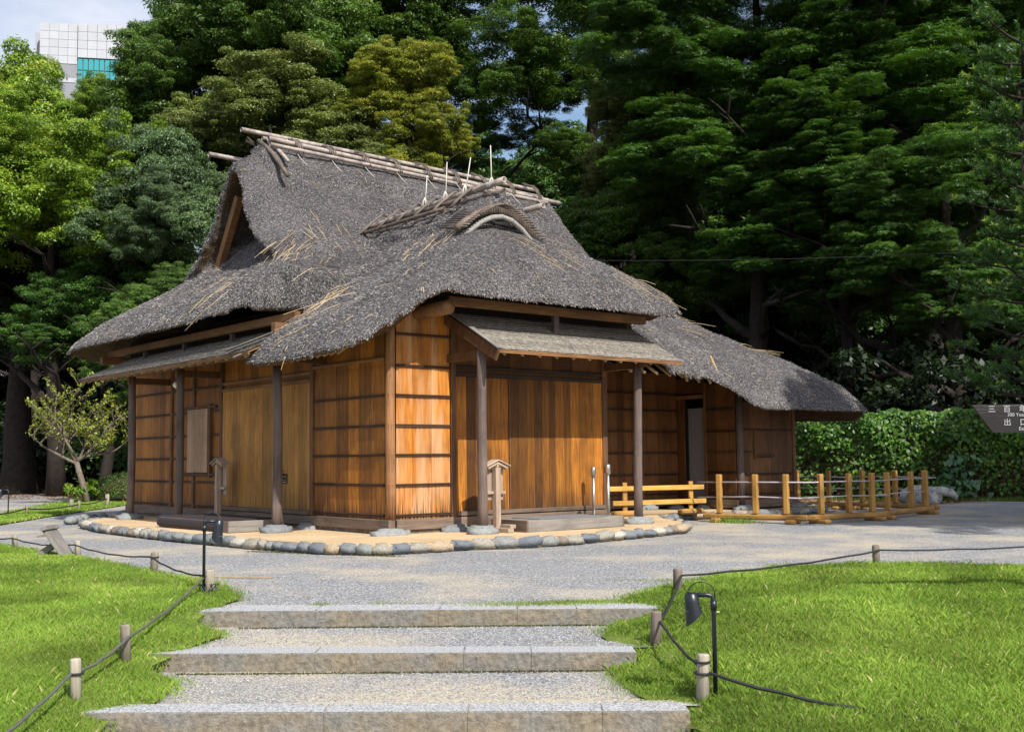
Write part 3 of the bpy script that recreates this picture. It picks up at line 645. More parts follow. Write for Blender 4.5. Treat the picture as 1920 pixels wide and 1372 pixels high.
# porch roofs -----------------------------------------------------------------
def porch(side, a0, a1, in_, out_, zi, zo, rows, name='porch_roof'):
    """shingled lean-to: side 'f' runs along x in front of y=0; side 's' runs along y beside x=0"""
    root = empty(name, (0, 0, 0)); root.parent = house
    W = lambda a, d, z: (a, d, z) if side == 'f' else (d, a, z)
    n = rows
    for i in range(n):        # courses of shingles, lapped
        t0 = i/n; t1 = min(1, (i+1.25)/n); d0 = in_+(out_-in_)*t0; d1 = in_+(out_-in_)*t1; z0 = zi+(zo-zi)*t0; z1 = zi+(zo-zi)*t1
        V = []; F = []; a = a0; k = 0
        while a < a1:
            w = random.uniform(.07, .14); b_ = min(a1, a+w); lift = random.uniform(.004, .011)+.005; e = random.uniform(-.008, .008); dd = math.copysign(e, out_-in_)
            q = [W(a, d0, z0+.004), W(b_-.002, d0, z0+.004), W(b_-.002, d1+dd, z1+lift+.006), W(a, d1+dd, z1+lift+.006), W(a, d1+dd, z1+lift-.006), W(b_-.002, d1+dd, z1+lift-.006)]
            V += q; F += [(k, k+1, k+2, k+3), (k+3, k+2, k+5, k+4)]; k += 6; a = b_
        c = link('shingle_course', mesh('shingle_course', V, F), M['shingle'], root)
        c['kind'] = 'stuff'
    # board deck below
    th = .02; V = [W(a0, in_, zi-.002), W(a1, in_, zi-.002), W(a1, out_, zo-.002), W(a0, out_, zo-.002), W(a0, in_, zi-th), W(a1, in_, zi-th), W(a1, out_, zo-th), W(a0, out_, zo-th)]
    link('roof_deck', mesh('roof_deck', V, [(0, 1, 2, 3), (7, 6, 5, 4), (0, 4, 5, 1), (1, 5, 6, 2), (2, 6, 7, 3), (3, 7, 4, 0)]), M['beam_y' if side == 's' else 'beam_x'], root)
    mt = M['beam_x' if side == 'f' else 'beam_y']; sgn = math.copysign(1, out_-in_)
    box('eave_board', *[W(*v) for v in sorted([(a0, out_-sgn*.005, zo-.045), (a1, out_-sgn*.03, zo-.022)], key=lambda q: 0)] if False else (tuple(min(p, q) for p, q in zip(W(a0, out_-sgn*.005, zo-.045), W(a1, out_-sgn*.03, zo-.022))), tuple(max(p, q) for p, q in zip(W(a0, out_-sgn*.005, zo-.045), W(a1, out_-sgn*.03, zo-.022)))), mt, root)
    # round rafters
    a = a0+.15
    while a < a1-.05:
        sl_ = (zo-zi)/(out_-in_); ia = in_+.0; zz = -.055
        tube('rafter', [W(a, ia, zi+zz), W(a, out_-sgn*.03, zo+zz)], .021, M['bamboor'], root, 8); a += .31
    # purlin on the posts
    return root
random.seed(9)
porch('f', .93, 4.52, -.05, -1.13, 3.00, 2.40, 16)
porch('s', 1.85, 8.6, -.05, -1.12, 2.97, 2.50, 16)
box('purlin', (.95, -.80, 2.43), (4.3, -.69, 2.53), M['frame'], house, .01); box('purlin', (-.80, 1.9, 2.48), (-.69, 8.3, 2.58), M['frame'], house, .01)
for x in (.97, 3.97): beam('cross_beam', (x, .0, 2.36), (x, -.82, 2.36), .09, .11, M['frame'], house)
for y in (1.66, 5.0, 7.03): beam('cross_beam', (.0, y, 2.41), (-.8, y, 2.41), .09, .11, M['frame'], house)
# barge board on the near end of the front porch
bb = [(.86, -.0, 2.84), (.86, -1.16, 2.36)]
beam('barge_board', (.90, .0, 2.92), (.90, -1.17, 2.31), .03, .15, M['grey_x'] if False else M['frame'], house)
beam('barge_board', (.915, -.05, 3.03), (.915, -1.19, 2.41), .09, .02, M['greyd_x'], house)
# loose cover boards by the side porch
beam('cover_board', (-.1, 1.98, 3.04), (-1.17, 2.42, 2.55), .24, .014, M['greyd_x'], house); beam('cover_board', (-.12, 1.76, 2.93), (-1.18, 2.20, 2.43), .24, .014, M['greyd_x'], house)
# high beams under the raised eaves, short struts
box('eave_beam', (-.36, 1.9, 3.0), (-.26, 9.2, 3.13), M['beam_y'], house, .012); box('eave_beam', (.6, -.52, 3.02), (4.4, -.42, 3.15), M['beam_x'], house, .012)
box('beam_end', (-.55, 9.0, 2.86), (.2, 9.12, 3.0), M['beam_x'], house, .01)
for y in (7.5, 5.8, 4.0): box('strut', (-.34, y-.035, 2.84), (-.27, y+.035, 2.99), M['log'], house, .004)
for x in (2.55,): box('strut', (x-.05, -.50, 2.74), (x+.05, -.43, 3.02), M['log'], house, .004)
tube('beam_end', [(.42, .35, 2.95), (.5, -.66, 2.97)], [.11, .095], M['beam_x'], house, 12); box('beam_end', (-.62, 2.0, 2.78), (.1, 2.13, 2.96), M['beam_x'], house, .01)
box('wall_head', (.0, 1.9, 2.9), (.05, 9.0, 3.3), M['dark'], house, 0); box('wall_head', (.1, -.0, 2.95), (4.5, .05, 3.3), M['dark'], house, 0)
# small white lamp under the side porch
lamp = empty('ceiling_lamp', (-.62, 5.35, 2.28)); lamp.parent = house
bm = bmesh.new(); bmesh.ops.create_uvsphere(bm, u_segments=16, v_segments=10, radius=.075)
me = bpy.data.meshes.new('lamp_globe'); bm.to_mesh(me); bm.free(); me.polygons.foreach_set('use_smooth', [True]*len(me.polygons))
link('lamp_globe', me, M['lampglass'], lamp, (0, 0, -.03), None, (1, 1, .8)); tube('lamp_base', [(0, 0, .02), (0, 0, .07)], .05, M['black'], lamp, 12)

# ------------------------------------------------------------------ thatch
def smin(a, b, k): h = np.clip(.5+.5*(b-a)/k, 0, 1); return b*(1-h)+a*h-k*h*(1-h)
def smax(a, b, k): return -smin(-a, -b, k)
def prof_back(d): return np.interp(d, [0, .12, .3, .5, .8, 1.22, 1.7, 2.1, 3.2, 4.3, 5.1, 6.], [6.24, 6.2, 5.98, 5.72, 5.22, 4.68, 4.34, 4.13, 3.40, 2.66, 1.98, 1.2])
def prof(d): return np.interp(d, [0, .12, .3, .7, 1.3, 2.1, 3.2, 4.3, 5.1, 6.], [6.24, 6.2, 6.05, 5.60, 4.92, 4.13, 3.40, 2.66, 1.98, 1.2])
YR = 4.8
def hipL(x): return np.where(x > 0, 4.15+.95*x, 4.15+.82*x)
def H_skirt(x, y):
    dy = np.abs(y-YR); dy = np.where((y > YR) & (dy > 2.1), 2.1+(dy-2.1)*.36, dy)
    z = smin(prof(dy), hipL(x), .18)
    z = smin(z, np.interp(x, [6., 7.2, 8.5, 10., 11.3], [4.95, 4.15, 3.4, 2.62, 1.82]), .12)
    b = np.interp(x, [4.2, 4.9, 6., 7.3], [.75, .72, .45, .0])*np.interp(y, [-.8, 0, 1, 2.5], [1.1, 1, .6, 0]); return z+b
def H_gable(x, y):
    d_ = np.abs(y-YR); k_ = np.where(y > YR, 1, np.clip((.9-x)/1.0, 0, 1)*.7); z = prof(d_)*(1-k_)+prof_back(d_)*k_; droop = np.interp(x, [-.1, .1, .5, 6.8, 7.2, 7.4], [.34, .22, .0, 0, .12, .3]); return z-droop*np.exp(-((y-YR)/1.5)**2)
def H_cross(x, y):
    l = np.interp(x, [-1.3, -1.0, -.4, .3, 1.2, 2.0, 2.2, 2.4], [2.35, 2.62, 3.02, 3.48, 4.12, 4.68, 4.76, 4.78])
    r = np.interp(x, [2.2, 2.4, 3.2, 4.9, 5.2], [4.76, 4.66, 4.22, 3.42, 3.25])
    z = np.where(x < 2.2, l, r); chip = 3.42+.86*(y+.9)-.06*np.maximum(0, y-.2); z = smin(z, chip, .16)
    return z
def solid(poly, Hf, Tf, step=.055, eave=None, drop=.20, reach=.42, tmin=.09):
    if eave:      # towards the eave line the thatch rounds over and thins to its cut edge
        E_ = np.array(eave); H0, T0 = Hf, Tf
        def dist_(x, y):
            P_ = np.stack([x.ravel(), y.ravel()], 1); b_ = np.full(len(P_), 9.)
            for a, c in zip(E_[:-1], E_[1:]):
                d = c-a; t = np.clip(((P_-a)@d)/(d@d), 0, 1); b_ = np.minimum(b_, np.linalg.norm(P_-(a+t[:, None]*d), axis=1))
            return b_.reshape(x.shape)
        Hf = lambda x, y: H0(x, y)-drop*np.clip(1-dist_(x, y)/reach, 0, 1)**2
        Tf = lambda x, y: np.minimum(T0(x, y), np.maximum(tmin+.75*dist_(x, y), T0(x, y)-.40))
    poly = np.array(poly); lo = poly.min(0); hi = poly.max(0)
    xs = np.arange(lo[0], hi[0]+step, step); ys = np.arange(lo[1], hi[1]+step, step); X, Y = np.meshgrid(xs, ys, indexing='ij')
    xc = (X[:-1, :-1]+step/2).ravel(); yc = (Y[:-1, :-1]+step/2).ravel()
    cell = inpoly(np.stack([xc, yc], 1), [tuple(p) for p in poly]).reshape(X.shape[0]-1, X.shape[1]-1)
    Zt = Hf(X, Y); Zb = Zt-Tf(X, Y); n = X.size; ny = X.shape[1]
    V = np.concatenate([np.stack([X.ravel(), Y.ravel(), Zt.ravel()], 1), np.stack([X.ravel(), Y.ravel(), Zb.ravel()], 1)])
    F = []; nx_, ny_ = cell.shape
    for i, j in zip(*np.where(cell)):
        a, b, c, d = i*ny+j, (i+1)*ny+j, (i+1)*ny+j+1, i*ny+j+1
        F.append((a, b, c, d)); F.append((d+n, c+n, b+n, a+n))
        if j == 0 or not cell[i, j-1]: F.append((a, a+n, b+n, b))
        if j == ny_-1 or not cell[i, j+1]: F.append((c, c+n, d+n, d))
        if i == 0 or not cell[i-1, j]: F.append((d, d+n, a+n, a))
        if i == nx_-1 or not cell[i+1, j]: F.append((b, b+n, c+n, c))
    return [tuple(v) for v in V], F
skirt = [(.9, 7.0), (.9, 2.4), (.05, 1.75), (-.30, 2.05), (-.62, 2.45), (-.84, 3.0), (-.92, 4.5), (-.92, 9.5), (-.85, 10.1), (-.3, 10.4), (10.4, 10.4), (11.0, 9.9), (11.15, .3), (10.9, -.18), (10.6, -.25), (7.75, -.25), (7.45, -.15), (7.25, .25), (6.4, .0), (5.9, -.25), (4.95, -.5), (4.9, .5), (4.7, 2.4), (6.4, 2.5), (6.4, 7.0)]
gable = [(.06, 4.5), (.06, 5.1), (.02, 5.8), (-.02, 6.6), (-.12, 7.15), (7.2, 7.1), (7.2, 2.5), (-.05, 2.45), (-.12, 3.0), (-.17, 3.6), (-.10, 4.1)]
cross = [(-1.08, 2.15), (-1.12, .6), (-1.06, -.3), (-.92, -.62), (-.5, -.78), (-.1, -.86), (.3, -.92), (1.2, -.95), (4.3, -.95), (4.86, -.9), (4.9, -.5), (4.9, 2.6), (3.5, 3.6), (2.2, 4.2), (1.4, 3.4), (.75, 2.5), (.1, 1.92), (-.3, 2.05)]
def T_sk0(x, y): return np.interp(x, [-1, 4, 6, 7.6, 12], [.33, .38, .34, .30, .30])
def T_sk(x, y): t = T_sk0(x, y); return np.where((x < .5) & (y < 3.4), np.clip(H_skirt(x, y)-3.16, t, .9), t)
def T_cr(x, y): return np.where(x < .3, .36+.16*np.clip((.9-y)/1.5, 0, 1)*np.clip((.35-x)/.5, 0, 1), .30)
i0 = skirt.index((-.84, 3.0)); i1 = skirt.index((4.95, -.5)); parts = [solid(skirt, H_skirt, T_sk, eave=skirt[i0:i1+1]), solid(gable, H_gable, lambda x, y: np.interp(x, [0, .12, .5], [.15, .22, .42])), solid(cross, H_cross, T_cr, eave=[(-.3, 2.05)]+cross[:cross.index((4.9, -.5))+1])]
capf = lambda x, y: H_gable(x, y)+.17
parts.append(solid([(.48, 4.22), (.48, 5.5), (6.95, 5.5), (6.95, 4.16)], capf, lambda x, y: .25+0*x))
def H_cap2(x, y):
    d = np.abs(x-2.2); return np.interp(d, [0, .15, .4, .7], [4.94, 4.88, 4.70, 4.47])+0*y
parts.append(solid([(1.56, .24), (1.60, 3.1), (2.2, 4.0), (2.78, 3.3), (2.82, .24)], H_cap2, lambda x, y: .28+0*x))
V, F = join(parts); me = mesh('thatch_raw', V, F)
tmp = bpy.data.objects.new('tmp', me); COL.objects.link(tmp)
md = tmp.modifiers.new('r', 'REMESH'); md.mode = 'VOXEL'; md.voxel_size = .045
sm = tmp.modifiers.new('s', 'SMOOTH'); sm.iterations = 5; sm.factor = .5
dg = bpy.context.evaluated_depsgraph_get(); dg.update(); me = bpy.data.meshes.new_from_object(tmp.evaluated_get(dg)); bpy.data.objects.remove(tmp)
me.name = 'thatch'
nv = len(me.vertices); co = np.empty(nv*3, np.float32); me.vertices.foreach_get('co', co); co = co.reshape(-1, 3)
no = np.empty(nv*3, np.float32); me.vertices.foreach_get('normal', no); no = no.reshape(-1, 3)
disp = np.array([mnoise.noise(Vector(c)*2.3)*.035+mnoise.noise(Vector(c)*8)*.012+mnoise.noise(Vector(c)*24)*.008 for c in co])
co += no*disp[:, None]; me.vertices.foreach_set('co', co.ravel()); me.update()
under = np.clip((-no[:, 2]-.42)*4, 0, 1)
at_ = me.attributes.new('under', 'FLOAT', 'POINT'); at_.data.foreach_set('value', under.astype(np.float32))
me.polygons.foreach_set('use_smooth', [True]*len(me.polygons)); me.materials.clear()
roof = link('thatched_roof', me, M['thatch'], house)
# straw ends all over the visible thatch
me.calc_loop_triangles(); nt_ = len(me.loop_triangles); tri = np.empty(nt_*3, np.int32); me.loop_triangles.foreach_get('vertices', tri); tri = tri.reshape(-1, 3)
A, B, Cc = co[tri[:, 0]], co[tri[:, 1]], co[tri[:, 2]]; cr_ = np.cross(B-A, Cc-A); area = np.linalg.norm(cr_, axis=1)/2; nrm = cr_/(2*area[:, None]+1e-12)
cen = (A+B+Cc)/3; view = np.array(CAM)-cen; dist = np.linalg.norm(view, axis=1); facing = (nrm*view).sum(1)/dist
wgt = area*(facing > -.12)*(np.where(nrm[:, 2] < -.6, .45, 1.))
wgt *= (cen[:, 2] > 1.5); wgt /= wgt.sum()
rg = np.random.default_rng(2); NS = 600000
ti = rg.choice(nt_, NS, p=wgt); u, v = rg.random(NS), rg.random(NS); fl = u+v > 1; u[fl] = 1-u[fl]; v[fl] = 1-v[fl]
P = A[ti]+(B-A)[ti]*u[:, None]+(Cc-A)[ti]*v[:, None]; n_ = nrm[ti]
down = np.array([0, 0, -1.])-n_*(-n_[:, 2:3]); dl = np.linalg.norm(down, axis=1, keepdims=True); down = down/np.maximum(dl, .15)
sidev = np.cross(n_, down); ang = rg.normal(0, .55, NS)
d = down*np.cos(ang)[:, None]+sidev*np.sin(ang)[:, None]; L = rg.uniform(.02, .055, NS)*np.where(n_[:, 2] < -.1, .6, 1); lift = rg.uniform(.1, .6, NS)
d = d+n_*lift[:, None]; d /= np.linalg.norm(d, axis=1, keepdims=True)
W = np.cross(d, n_+rg.normal(0, .4, (NS, 3))); W /= np.linalg.norm(W, axis=1, keepdims=True)+1e-9; w = rg.uniform(.0045, .010, NS)
b0 = P-n_*.008-d*(L*.2)[:, None]; tip = P+d*L[:, None]
Vs = np.stack([b0-W*w[:, None]/2, b0+W*w[:, None]/2, tip+W*w[:, None]*.2], 1).reshape(-1, 3)
tn = np.clip(rg.normal(.53, .27, NS), 0, .95); tn[rg.random(NS) < .015] = 1.
pt = np.array([mnoise.noise(Vector(p)*1.6) for p in P[::50]]).repeat(50)[:NS]; tn = np.clip(tn+.12*pt, 0, 1)
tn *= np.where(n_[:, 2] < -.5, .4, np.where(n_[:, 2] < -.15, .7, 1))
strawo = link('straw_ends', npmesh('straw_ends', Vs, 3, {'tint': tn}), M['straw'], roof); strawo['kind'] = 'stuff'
# longer loose stalks, still golden
golds = []
def loose(p, d, L, r=.0035):
    p = Vector(p); d = Vector(d).normalized(); return tube_data([p, p+d*L*.5+Vector((0, 0, .01)), p+d*L], [r, r, r*.7], 4)
rg = np.random.default_rng(12)
ok = np.where((facing > .1) & (nrm[:, 2] > .25))[0]; pr = area[ok]/area[ok].sum()
hot = [((.2, 2.9, 4.2), 34, .45, (-.6, -.5, -.6)), ((.1, 1.9, 3.3), 26, .42, (-.75, -.25, -.65)), ((-.3, 1.3, 2.95), 9, .6, (-.75, .3, -.6)), ((.9, 3.2, 4.9), 14, .4, (-.1, -.7, -.7)), ((-.3, 3.8, 3.8), 9, .5, (-.7, .1, -.6)), ((2.6, .1, 4.1), 16, .5, (.4, -.6, -.6)), ((4.1, -.3, 3.7), 16, .5, (.5, -.5, -.6)), ((1.4, .8, 4.1), 16, .4, (-.5, -.4, -.6)), ((7.8, 2., 3.6), 8, .5, (.7, -.3, -.4)), ((9.2, 1.4, 2.9), 8, .4, (.8, -.2, -.4))]
pts_all = cen[ok]
for c, k, s_, dr in hot:
    dd = np.linalg.norm(pts_all-np.array(c), axis=1); cand = np.where(dd < s_*1.3)[0]
    if len(cand) == 0: cand = np.argsort(dd)[:50]
    for q in rg.choice(cand, k):
        n3 = Vector(nrm[ok[q]]); d3_ = Vector(dr)+Vector(rg.normal(0, .17, 3)); d3_ -= n3*d3_.dot(n3)*.9
        golds.append((Vector(pts_all[q])+n3*.012, d3_+n3*.08, rg.uniform(.2, .7)))
for q in rg.choice(len(ok), 150, p=pr):
    n3 = Vector(nrm[ok[q]]); d3_ = Vector((rg.normal(0, .5), rg.normal(0, .5), -.7)); d3_ -= n3*d3_.dot(n3)
    golds.append((Vector(pts_all[q])+n3*.01, d3_+n3*.1, rg.uniform(.08, .22)))
dat = [loose(p, d_, L_, .0034) for p, d_, L_ in golds]; V, F = join(dat); gm = mesh('loose_straw', V, F)
at2 = gm.attributes.new('tint', 'FLOAT', 'POINT'); at2.data.foreach_set('value', np.repeat(rg.random(len(golds)), 12).astype(np.float32))
g_ = link('loose_straw', gm, M['gold'], roof); g_['kind'] = 'stuff'
# bamboo rafter ends peeping out under the low eaves
for i in range(9):
    y = 1.35-i*.165; x = -.93+.006*i+.05*max(0, i-8); zb = 2.15+.004*i
    x += .10; zb += .17; tube('rafter_end', [(x, y, zb+.0), (x+.5, y, zb+.34)], .026, M['bamboor'], house, 8)
for i in range(11):
    x = 4.1+i*.3; tube('rafter_end', [(x, -.18 if x < 6 else .25, 2.33-.01*i), (x, .5, 2.75)], .026, M['bamboor'], house, 8)
# gable opening: barge boards and dark boarded wall behind
beam('gable_board', (.26, 4.95, 5.45), (.26, 5.85, 4.1), .12, .14, M['beam_y'], house); beam('gable_board', (.42, YR, 5.5), (.42, 3.3, 3.95), .16, .05, M['beam_y'], house)
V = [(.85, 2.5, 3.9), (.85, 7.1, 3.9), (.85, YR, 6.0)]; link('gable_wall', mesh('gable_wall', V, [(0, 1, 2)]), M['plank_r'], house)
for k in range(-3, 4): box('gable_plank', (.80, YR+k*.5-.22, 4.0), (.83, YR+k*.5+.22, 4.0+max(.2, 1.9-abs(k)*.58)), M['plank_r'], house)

# ridge poles -----------------------------------------------------------------
def bamboo(name, a, b, r, mat='bamboo', parent=roof, sag=0., n=10, node=.34):
    a = Vector(a); b = Vector(b); L = (b-a).length; k = max(2, int(L/node)); pts = []; rad = []
    for i in range(k+1):
        t = i/k; c = a+(b-a)*t+Vector((0, 0, -sag*4*t*(1-t)))
        dd = (b-a)/L
        if 0 < i < k: pts += [c-dd*.012, c, c+dd*.012]; rad += [r, r*1.10, r]
        else: pts.append(c); rad.append(r)
    V, F = tube_data(pts, rad, n, cap=False)
    # hollow ends
    for e, c in ((0, pts[0]), (len(pts)-1, pts[-1])):
        k0 = len(V); dirn = (b-a)/L*(1 if e == 0 else -1)
        for q in range(n): V.append(c+(V[e*n+q]-c)*.68)
        for q in range(n): V.append(c+(V[e*n+q]-c)*.68+dirn*.06)
        for q in range(n): F.append((e*n+q, e*n+(q+1) % n, k0+(q+1) % n, k0+q)); F.append((k0+q, k0+(q+1) % n, k0+n+(q+1) % n, k0+n+q))
        F.append(tuple(k0+n+q for q in range(n)))
    return link(name, mesh(name, V, F, True), M[mat], parent)
bamboo('ridge_pole', (.28, 4.95, 6.63), (6.98, 4.95, 6.55), .042)
bamboo('ridge_pole', (.62, 4.62, 6.46), (7.32, 4.62, 6.27), .045)
bamboo('ridge_pole', (.55, 4.42, 6.30), (6.8, 4.42, 6.17), .035)
bamboo('ridge_pole', (.6, 4.80, 6.50), (7.0, 4.80, 6.38), .036)
bamboo('ridge_pole', (-.12, 5.35, 6.22), (6.9, 5.35, 6.12), .042)
bamboo('ridge_pole', (.6, 5.2, 6.36), (6.9, 5.2, 6.26), .042)
for i in range(9):   # rope lashings over the ridge
    x = 1.1+i*.68; pts = [(x+.12*(y-4.4)+.02*k, y, z) for k in range(1) for y, z in ((4.36, 6.2), (4.50, 6.42), (4.66, 6.53), (4.84, 6.58), (4.98, 6.66), (5.12, 6.5), (5.3, 6.3))]
    for k in range(3): tube('rope_lashing', [(a+.035*k, b, c+.008*k) for a, b, c in pts], .011, M['bambood'], roof, 6)
    tube('rope_lashing', [(x-.05, 4.38, 6.2), (x-.02, 4.3, 6.1), (x+.04, 4.2, 5.98)], .006, M['gold'] if False else M['rod'], roof, 4)
# bundles at the left end of the ridge
tube('ridge_bundle', [(.52, 4.78, 6.44), (.55, 4.45, 6.22), (.58, 4.12, 5.90), (.6, 3.9, 5.66)], [.034, .04, .038, .034], M['bambood'], roof, 10)
tube('ridge_bundle', [(.66, 4.70, 6.42), (.72, 4.4, 6.2), (.75, 4.15, 5.98)], [.03, .036, .03], M['bamboo'], roof, 10)
for k in range(9): tube('twig', [(.50+.012*k, 4.9+.02*k, 6.42), (.40+.015*k, 4.95+.04*k, 6.52+.01*(k % 3))], .007, M['bambood'], roof, 5)
# cross ridge
zc = lambda y: 5.0
bamboo('cross_ridge_pole', (2.05, 3.75, 4.93), (2.05, .05, 5.05), .05); bamboo('cross_ridge_pole', (1.85, 3.55, 4.84), (1.82, .85, 4.86), .04, 'bambood')
bamboo('cross_ridge_pole', (2.30, 3.5, 4.98), (2.30, .35, 4.98), .045, 'bambood'); bamboo('cross_ridge_pole', (2.72, 2.6, 4.72), (2.72, -.05, 4.74), .045)
bamboo('cross_ridge_pole', (1.70, 3.45, 4.74), (1.66, 1.0, 4.74), .03, 'bambood')
for i in range(6):
    y = .75+i*.5
    for k in range(3): tube('rope_lashing', [(1.62, y+.03*k, 4.72), (1.8, y+.03*k, 4.90), (2.05, y+.03*k, 5.10), (2.32, y+.03*k, 5.02), (2.7, y+.03*k, 4.78)], .01, M['bambood'], roof, 6)
for i in range(4):   # knots with the slim upright rods
    y = (2.05, 1.5, 1.0, .35)[i]; x = 2.05
    tube('lightning_rod', [(x, y, 5.0), (x+(.03, .02, .10, -.03)[i], y-.02, 5.0+(.52, .62, .6, .62)[i])], [.011, .007], M['rod'], roof, 6)
    for k in range(7):
        a = k*.9; tube('knot', [(x+.07*math.cos(a), y+.05*math.sin(a), 4.99), (x+.03*math.cos(a), y+.02*math.sin(a), 5.10), (x, y, 5.16)], .008, M['rod'], roof, 4)
# gablet end of the cross ridge: two straw rolls under a mat of bamboo sticks
def arch(y, k, n=11, w=.62, zt=4.80, drop=.42):
    return [(2.2+w*math.sin(t)*k, y, zt-drop*(1-math.cos(t*1.15))*k*1.3) for t in np.linspace(-1.25, 1.25, n)]
A1 = [(2.02+x, .14, 4.22+z) for x, z in ((-.78, .02), (-.64, .13), (-.44, .26), (-.22, .35), (0, .385), (.22, .35), (.44, .24), (.62, .10), (.76, -.04))]
A2 = [(2.02+(x-2.02)*.88, .08, z-.105) for x, y, z in A1]
tube('straw_roll', A1, .055, M['bambood'], roof, 12); tube('straw_roll', A2, .038, M['roll'], roof, 12)
for i in range(34):
    t = -1+2*i/33; x = t*.74-.08; z = .375-.42*abs(t)**1.6
    tube('bamboo_stick', [(2.1+x, -.04, 4.29+z), (2.1+x, .62, 4.38+z)], .0135, M['bambood'], roof, 6)

# ------------------------------------------------------------------ things on the platform
def sign_stand(loc, rz, label, h=.96, two_feet=True):
    t = empty('notice_stand', loc, rz, label, 'sign stand', 'small roofed wooden notice stands')
    box('post', (-.042, -.042, .04), (.042, .042, h-.10), M['grey_z'], t)
    box('foot', (-.05, -.30, 0), (.05, .30, .055), M['grey_x'], t); box('foot', (-.30, -.045, .0), (.30, .045, .05), M['grey_x'], t)
    box('foot_block', (.02, -.26, .05), (.12, -.05, .10), M['grey_x'], t)
    box('notice_board', (-.16, .055, .42), (.16, .075, h-.12), M['grey_z'], t)
    for z in (.52, .85): box('rail', (-.17, .01, z-.02), (.17, .055, z+.02), M['grey_x'], t)
    for s in (-1, 1):
        o = beam('roof_board', (0, .02, h), (s*.21, .02, h-.085), .16, .018, M['grey_x'], t)
        beam('gable_piece', (0, -.03, h-.04), (s*.17, -.03, h-.11), .02, .03, M['grey_x'], t)
    box('king_post', (-.015, -.035, h-.10), (.015, -.015, h-.01), M['grey_z'], t)
    return t
sign_stand((1.32, -.60, 0), R(0), 'roofed wooden notice stand right of the log post at the front door')
s2 = copy_tree([o for o in COL.objects if o.name == 'notice_stand'][0]); s2.location = (-.48, 4.52, 0); s2.rotation_euler = (0, 0, R(-90))
s2.location = (-.32, 4.42, .0); s2['label'] = 'roofed wooden notice stand beside the shuttered window on the side wall'; s2.scale = (1, 1, 1.08)
# step platforms in front of the doors
t = empty('door_step', (0, 0, 0), 0, 'low grey timber step with a grey mat before the front door', 'step', 'timber door steps')
for o_ in (box('side_board', (1.52, -1.02, .0), (3.3, -.985, .15), M['greyd_x'], t), box('side_board', (1.52, -.30, .0), (3.3, -.265, .15), M['greyd_x'], t)): pass
box('end_board', (1.49, -1.02, .0), (1.52, -.265, .155), M['grey_x'] if False else M['sill_y'], t); box('end_board', (3.3, -1.02, .0), (3.33, -.265, .155), M['sill_y'], t)
for i in range(5): box('deck_board', (1.53, -.975+.136*i, .125), (3.29, -.845+.136*i, .15), M['greyd_x'], t)
box('mat', (1.8, -.93, .151), (3.1, -.33, .162), M['mat_grey'], t, .003)
t = empty('door_step', (0, 0, 0), 0, 'low timber step with a dark rubber mat curling over its end, by the side doors', 'step', 'timber door steps')
box('side_board', (-1.30, 2.05, .0), (-1.27, 4.35, .15), M['sill_y'], t); box('side_board', (-.48, 2.05, .0), (-.45, 4.35, .15), M['sill_y'], t)
box('end_board', (-1.30, 2.02, .0), (-.45, 2.05, .155), M['greyd_x'], t); box('end_board', (-1.30, 4.35, .0), (-.45, 4.38, .12), M['greyd_x'], t)
for i in range(5): box('deck_board', (-1.26+.157*i, 2.06, .125), (-1.11+.157*i, 4.34, .15), M['sill_y'], t)
V = []; F = []; prof_ = [(-.47, .17), (-1.22, .17), (-1.285, .155), (-1.325, .11), (-1.335, .06), (-1.325, .03)]
for k, (x, z) in enumerate(prof_): V += [(x, 2.28, z), (x, 4.40, z), (x+.012, 4.40, z-.014), (x+.012, 2.28, z-.014)]
for k in range(len(prof_)-1):
    a = 4*k; F += [(a, a+1, a+5, a+4), (a+1, a+2, a+6, a+5), (a+2, a+3, a+7, a+6), (a+3, a, a+4, a+7)]
link('mat', mesh('mat', V, F), M['mat_dark'], t)
# stanchions
def stanchion(loc, label, h=.88, rz=0, plate=True):
    t = empty('stanchion', loc, rz, label, 'stanchion', 'metal stanchions by the doors')
    V, F = tube_data([(0, 0, 0), (0, 0, .012), (0, 0, .03)], [.15, .148, .03], 24); link('base_plate', mesh('b', V, F, False), M['chrome'], t)
    tube('pole', [(0, 0, .03), (0, 0, h-.14)], .024, M['chrome'], t, 16); tube('belt_head', [(0, 0, h-.14), (0, 0, h-.135), (0, 0, h-.01), (0, 0, h)], [.024, .04, .04, .032], M['chrome'], t, 16)
    return t
st1 = stanchion((3.25, -.78, 0), 'chrome belt stanchion at the right end of the front door step')
box('belt_clip', (-.06, -.02, .76), (-.03, .02, .86), M['frame'], st1)
stanchion((3.42, -.30, 0), 'slim chrome stanchion close to the front door, behind the other one', .84)
st3 = stanchion((-.64, 1.77, 0), 'grey stanchion with a small black notice behind the log post by the side doors', .86)
def text(name, body, size, mat, parent, loc, rot, align='LEFT', ext=.0008, sp=1.):
    cu = bpy.data.curves.new(name, 'FONT'); cu.body = body; cu.size = size; cu.extrude = ext; cu.align_x = align; cu.space_character = sp; cu.resolution_u = 3
    o = bpy.data.objects.new(name, cu); COL.objects.link(o); dg_ = bpy.context.evaluated_depsgraph_get(); me_ = bpy.data.meshes.new_from_object(o.evaluated_get(dg_)); bpy.data.objects.remove(o)
    me_.name = name; me_.materials.clear(); return link(name, me_, mat, parent, loc, rot)
pl_ = empty('notice_plate', (0, 0, 0), R(-38)); pl_.parent = st3
box('plate', (-.10, -.045, .66), (.10, -.035, .80), M['signdark'], pl_, .002)
text('lettering', 'こちらから', .034, M['white'], pl_, (-.085, -.047, .745), (R(90), 0, 0)); text('lettering', 'ください', .034, M['white'], pl_, (-.055, -.047, .70), (R(90), 0, 0))
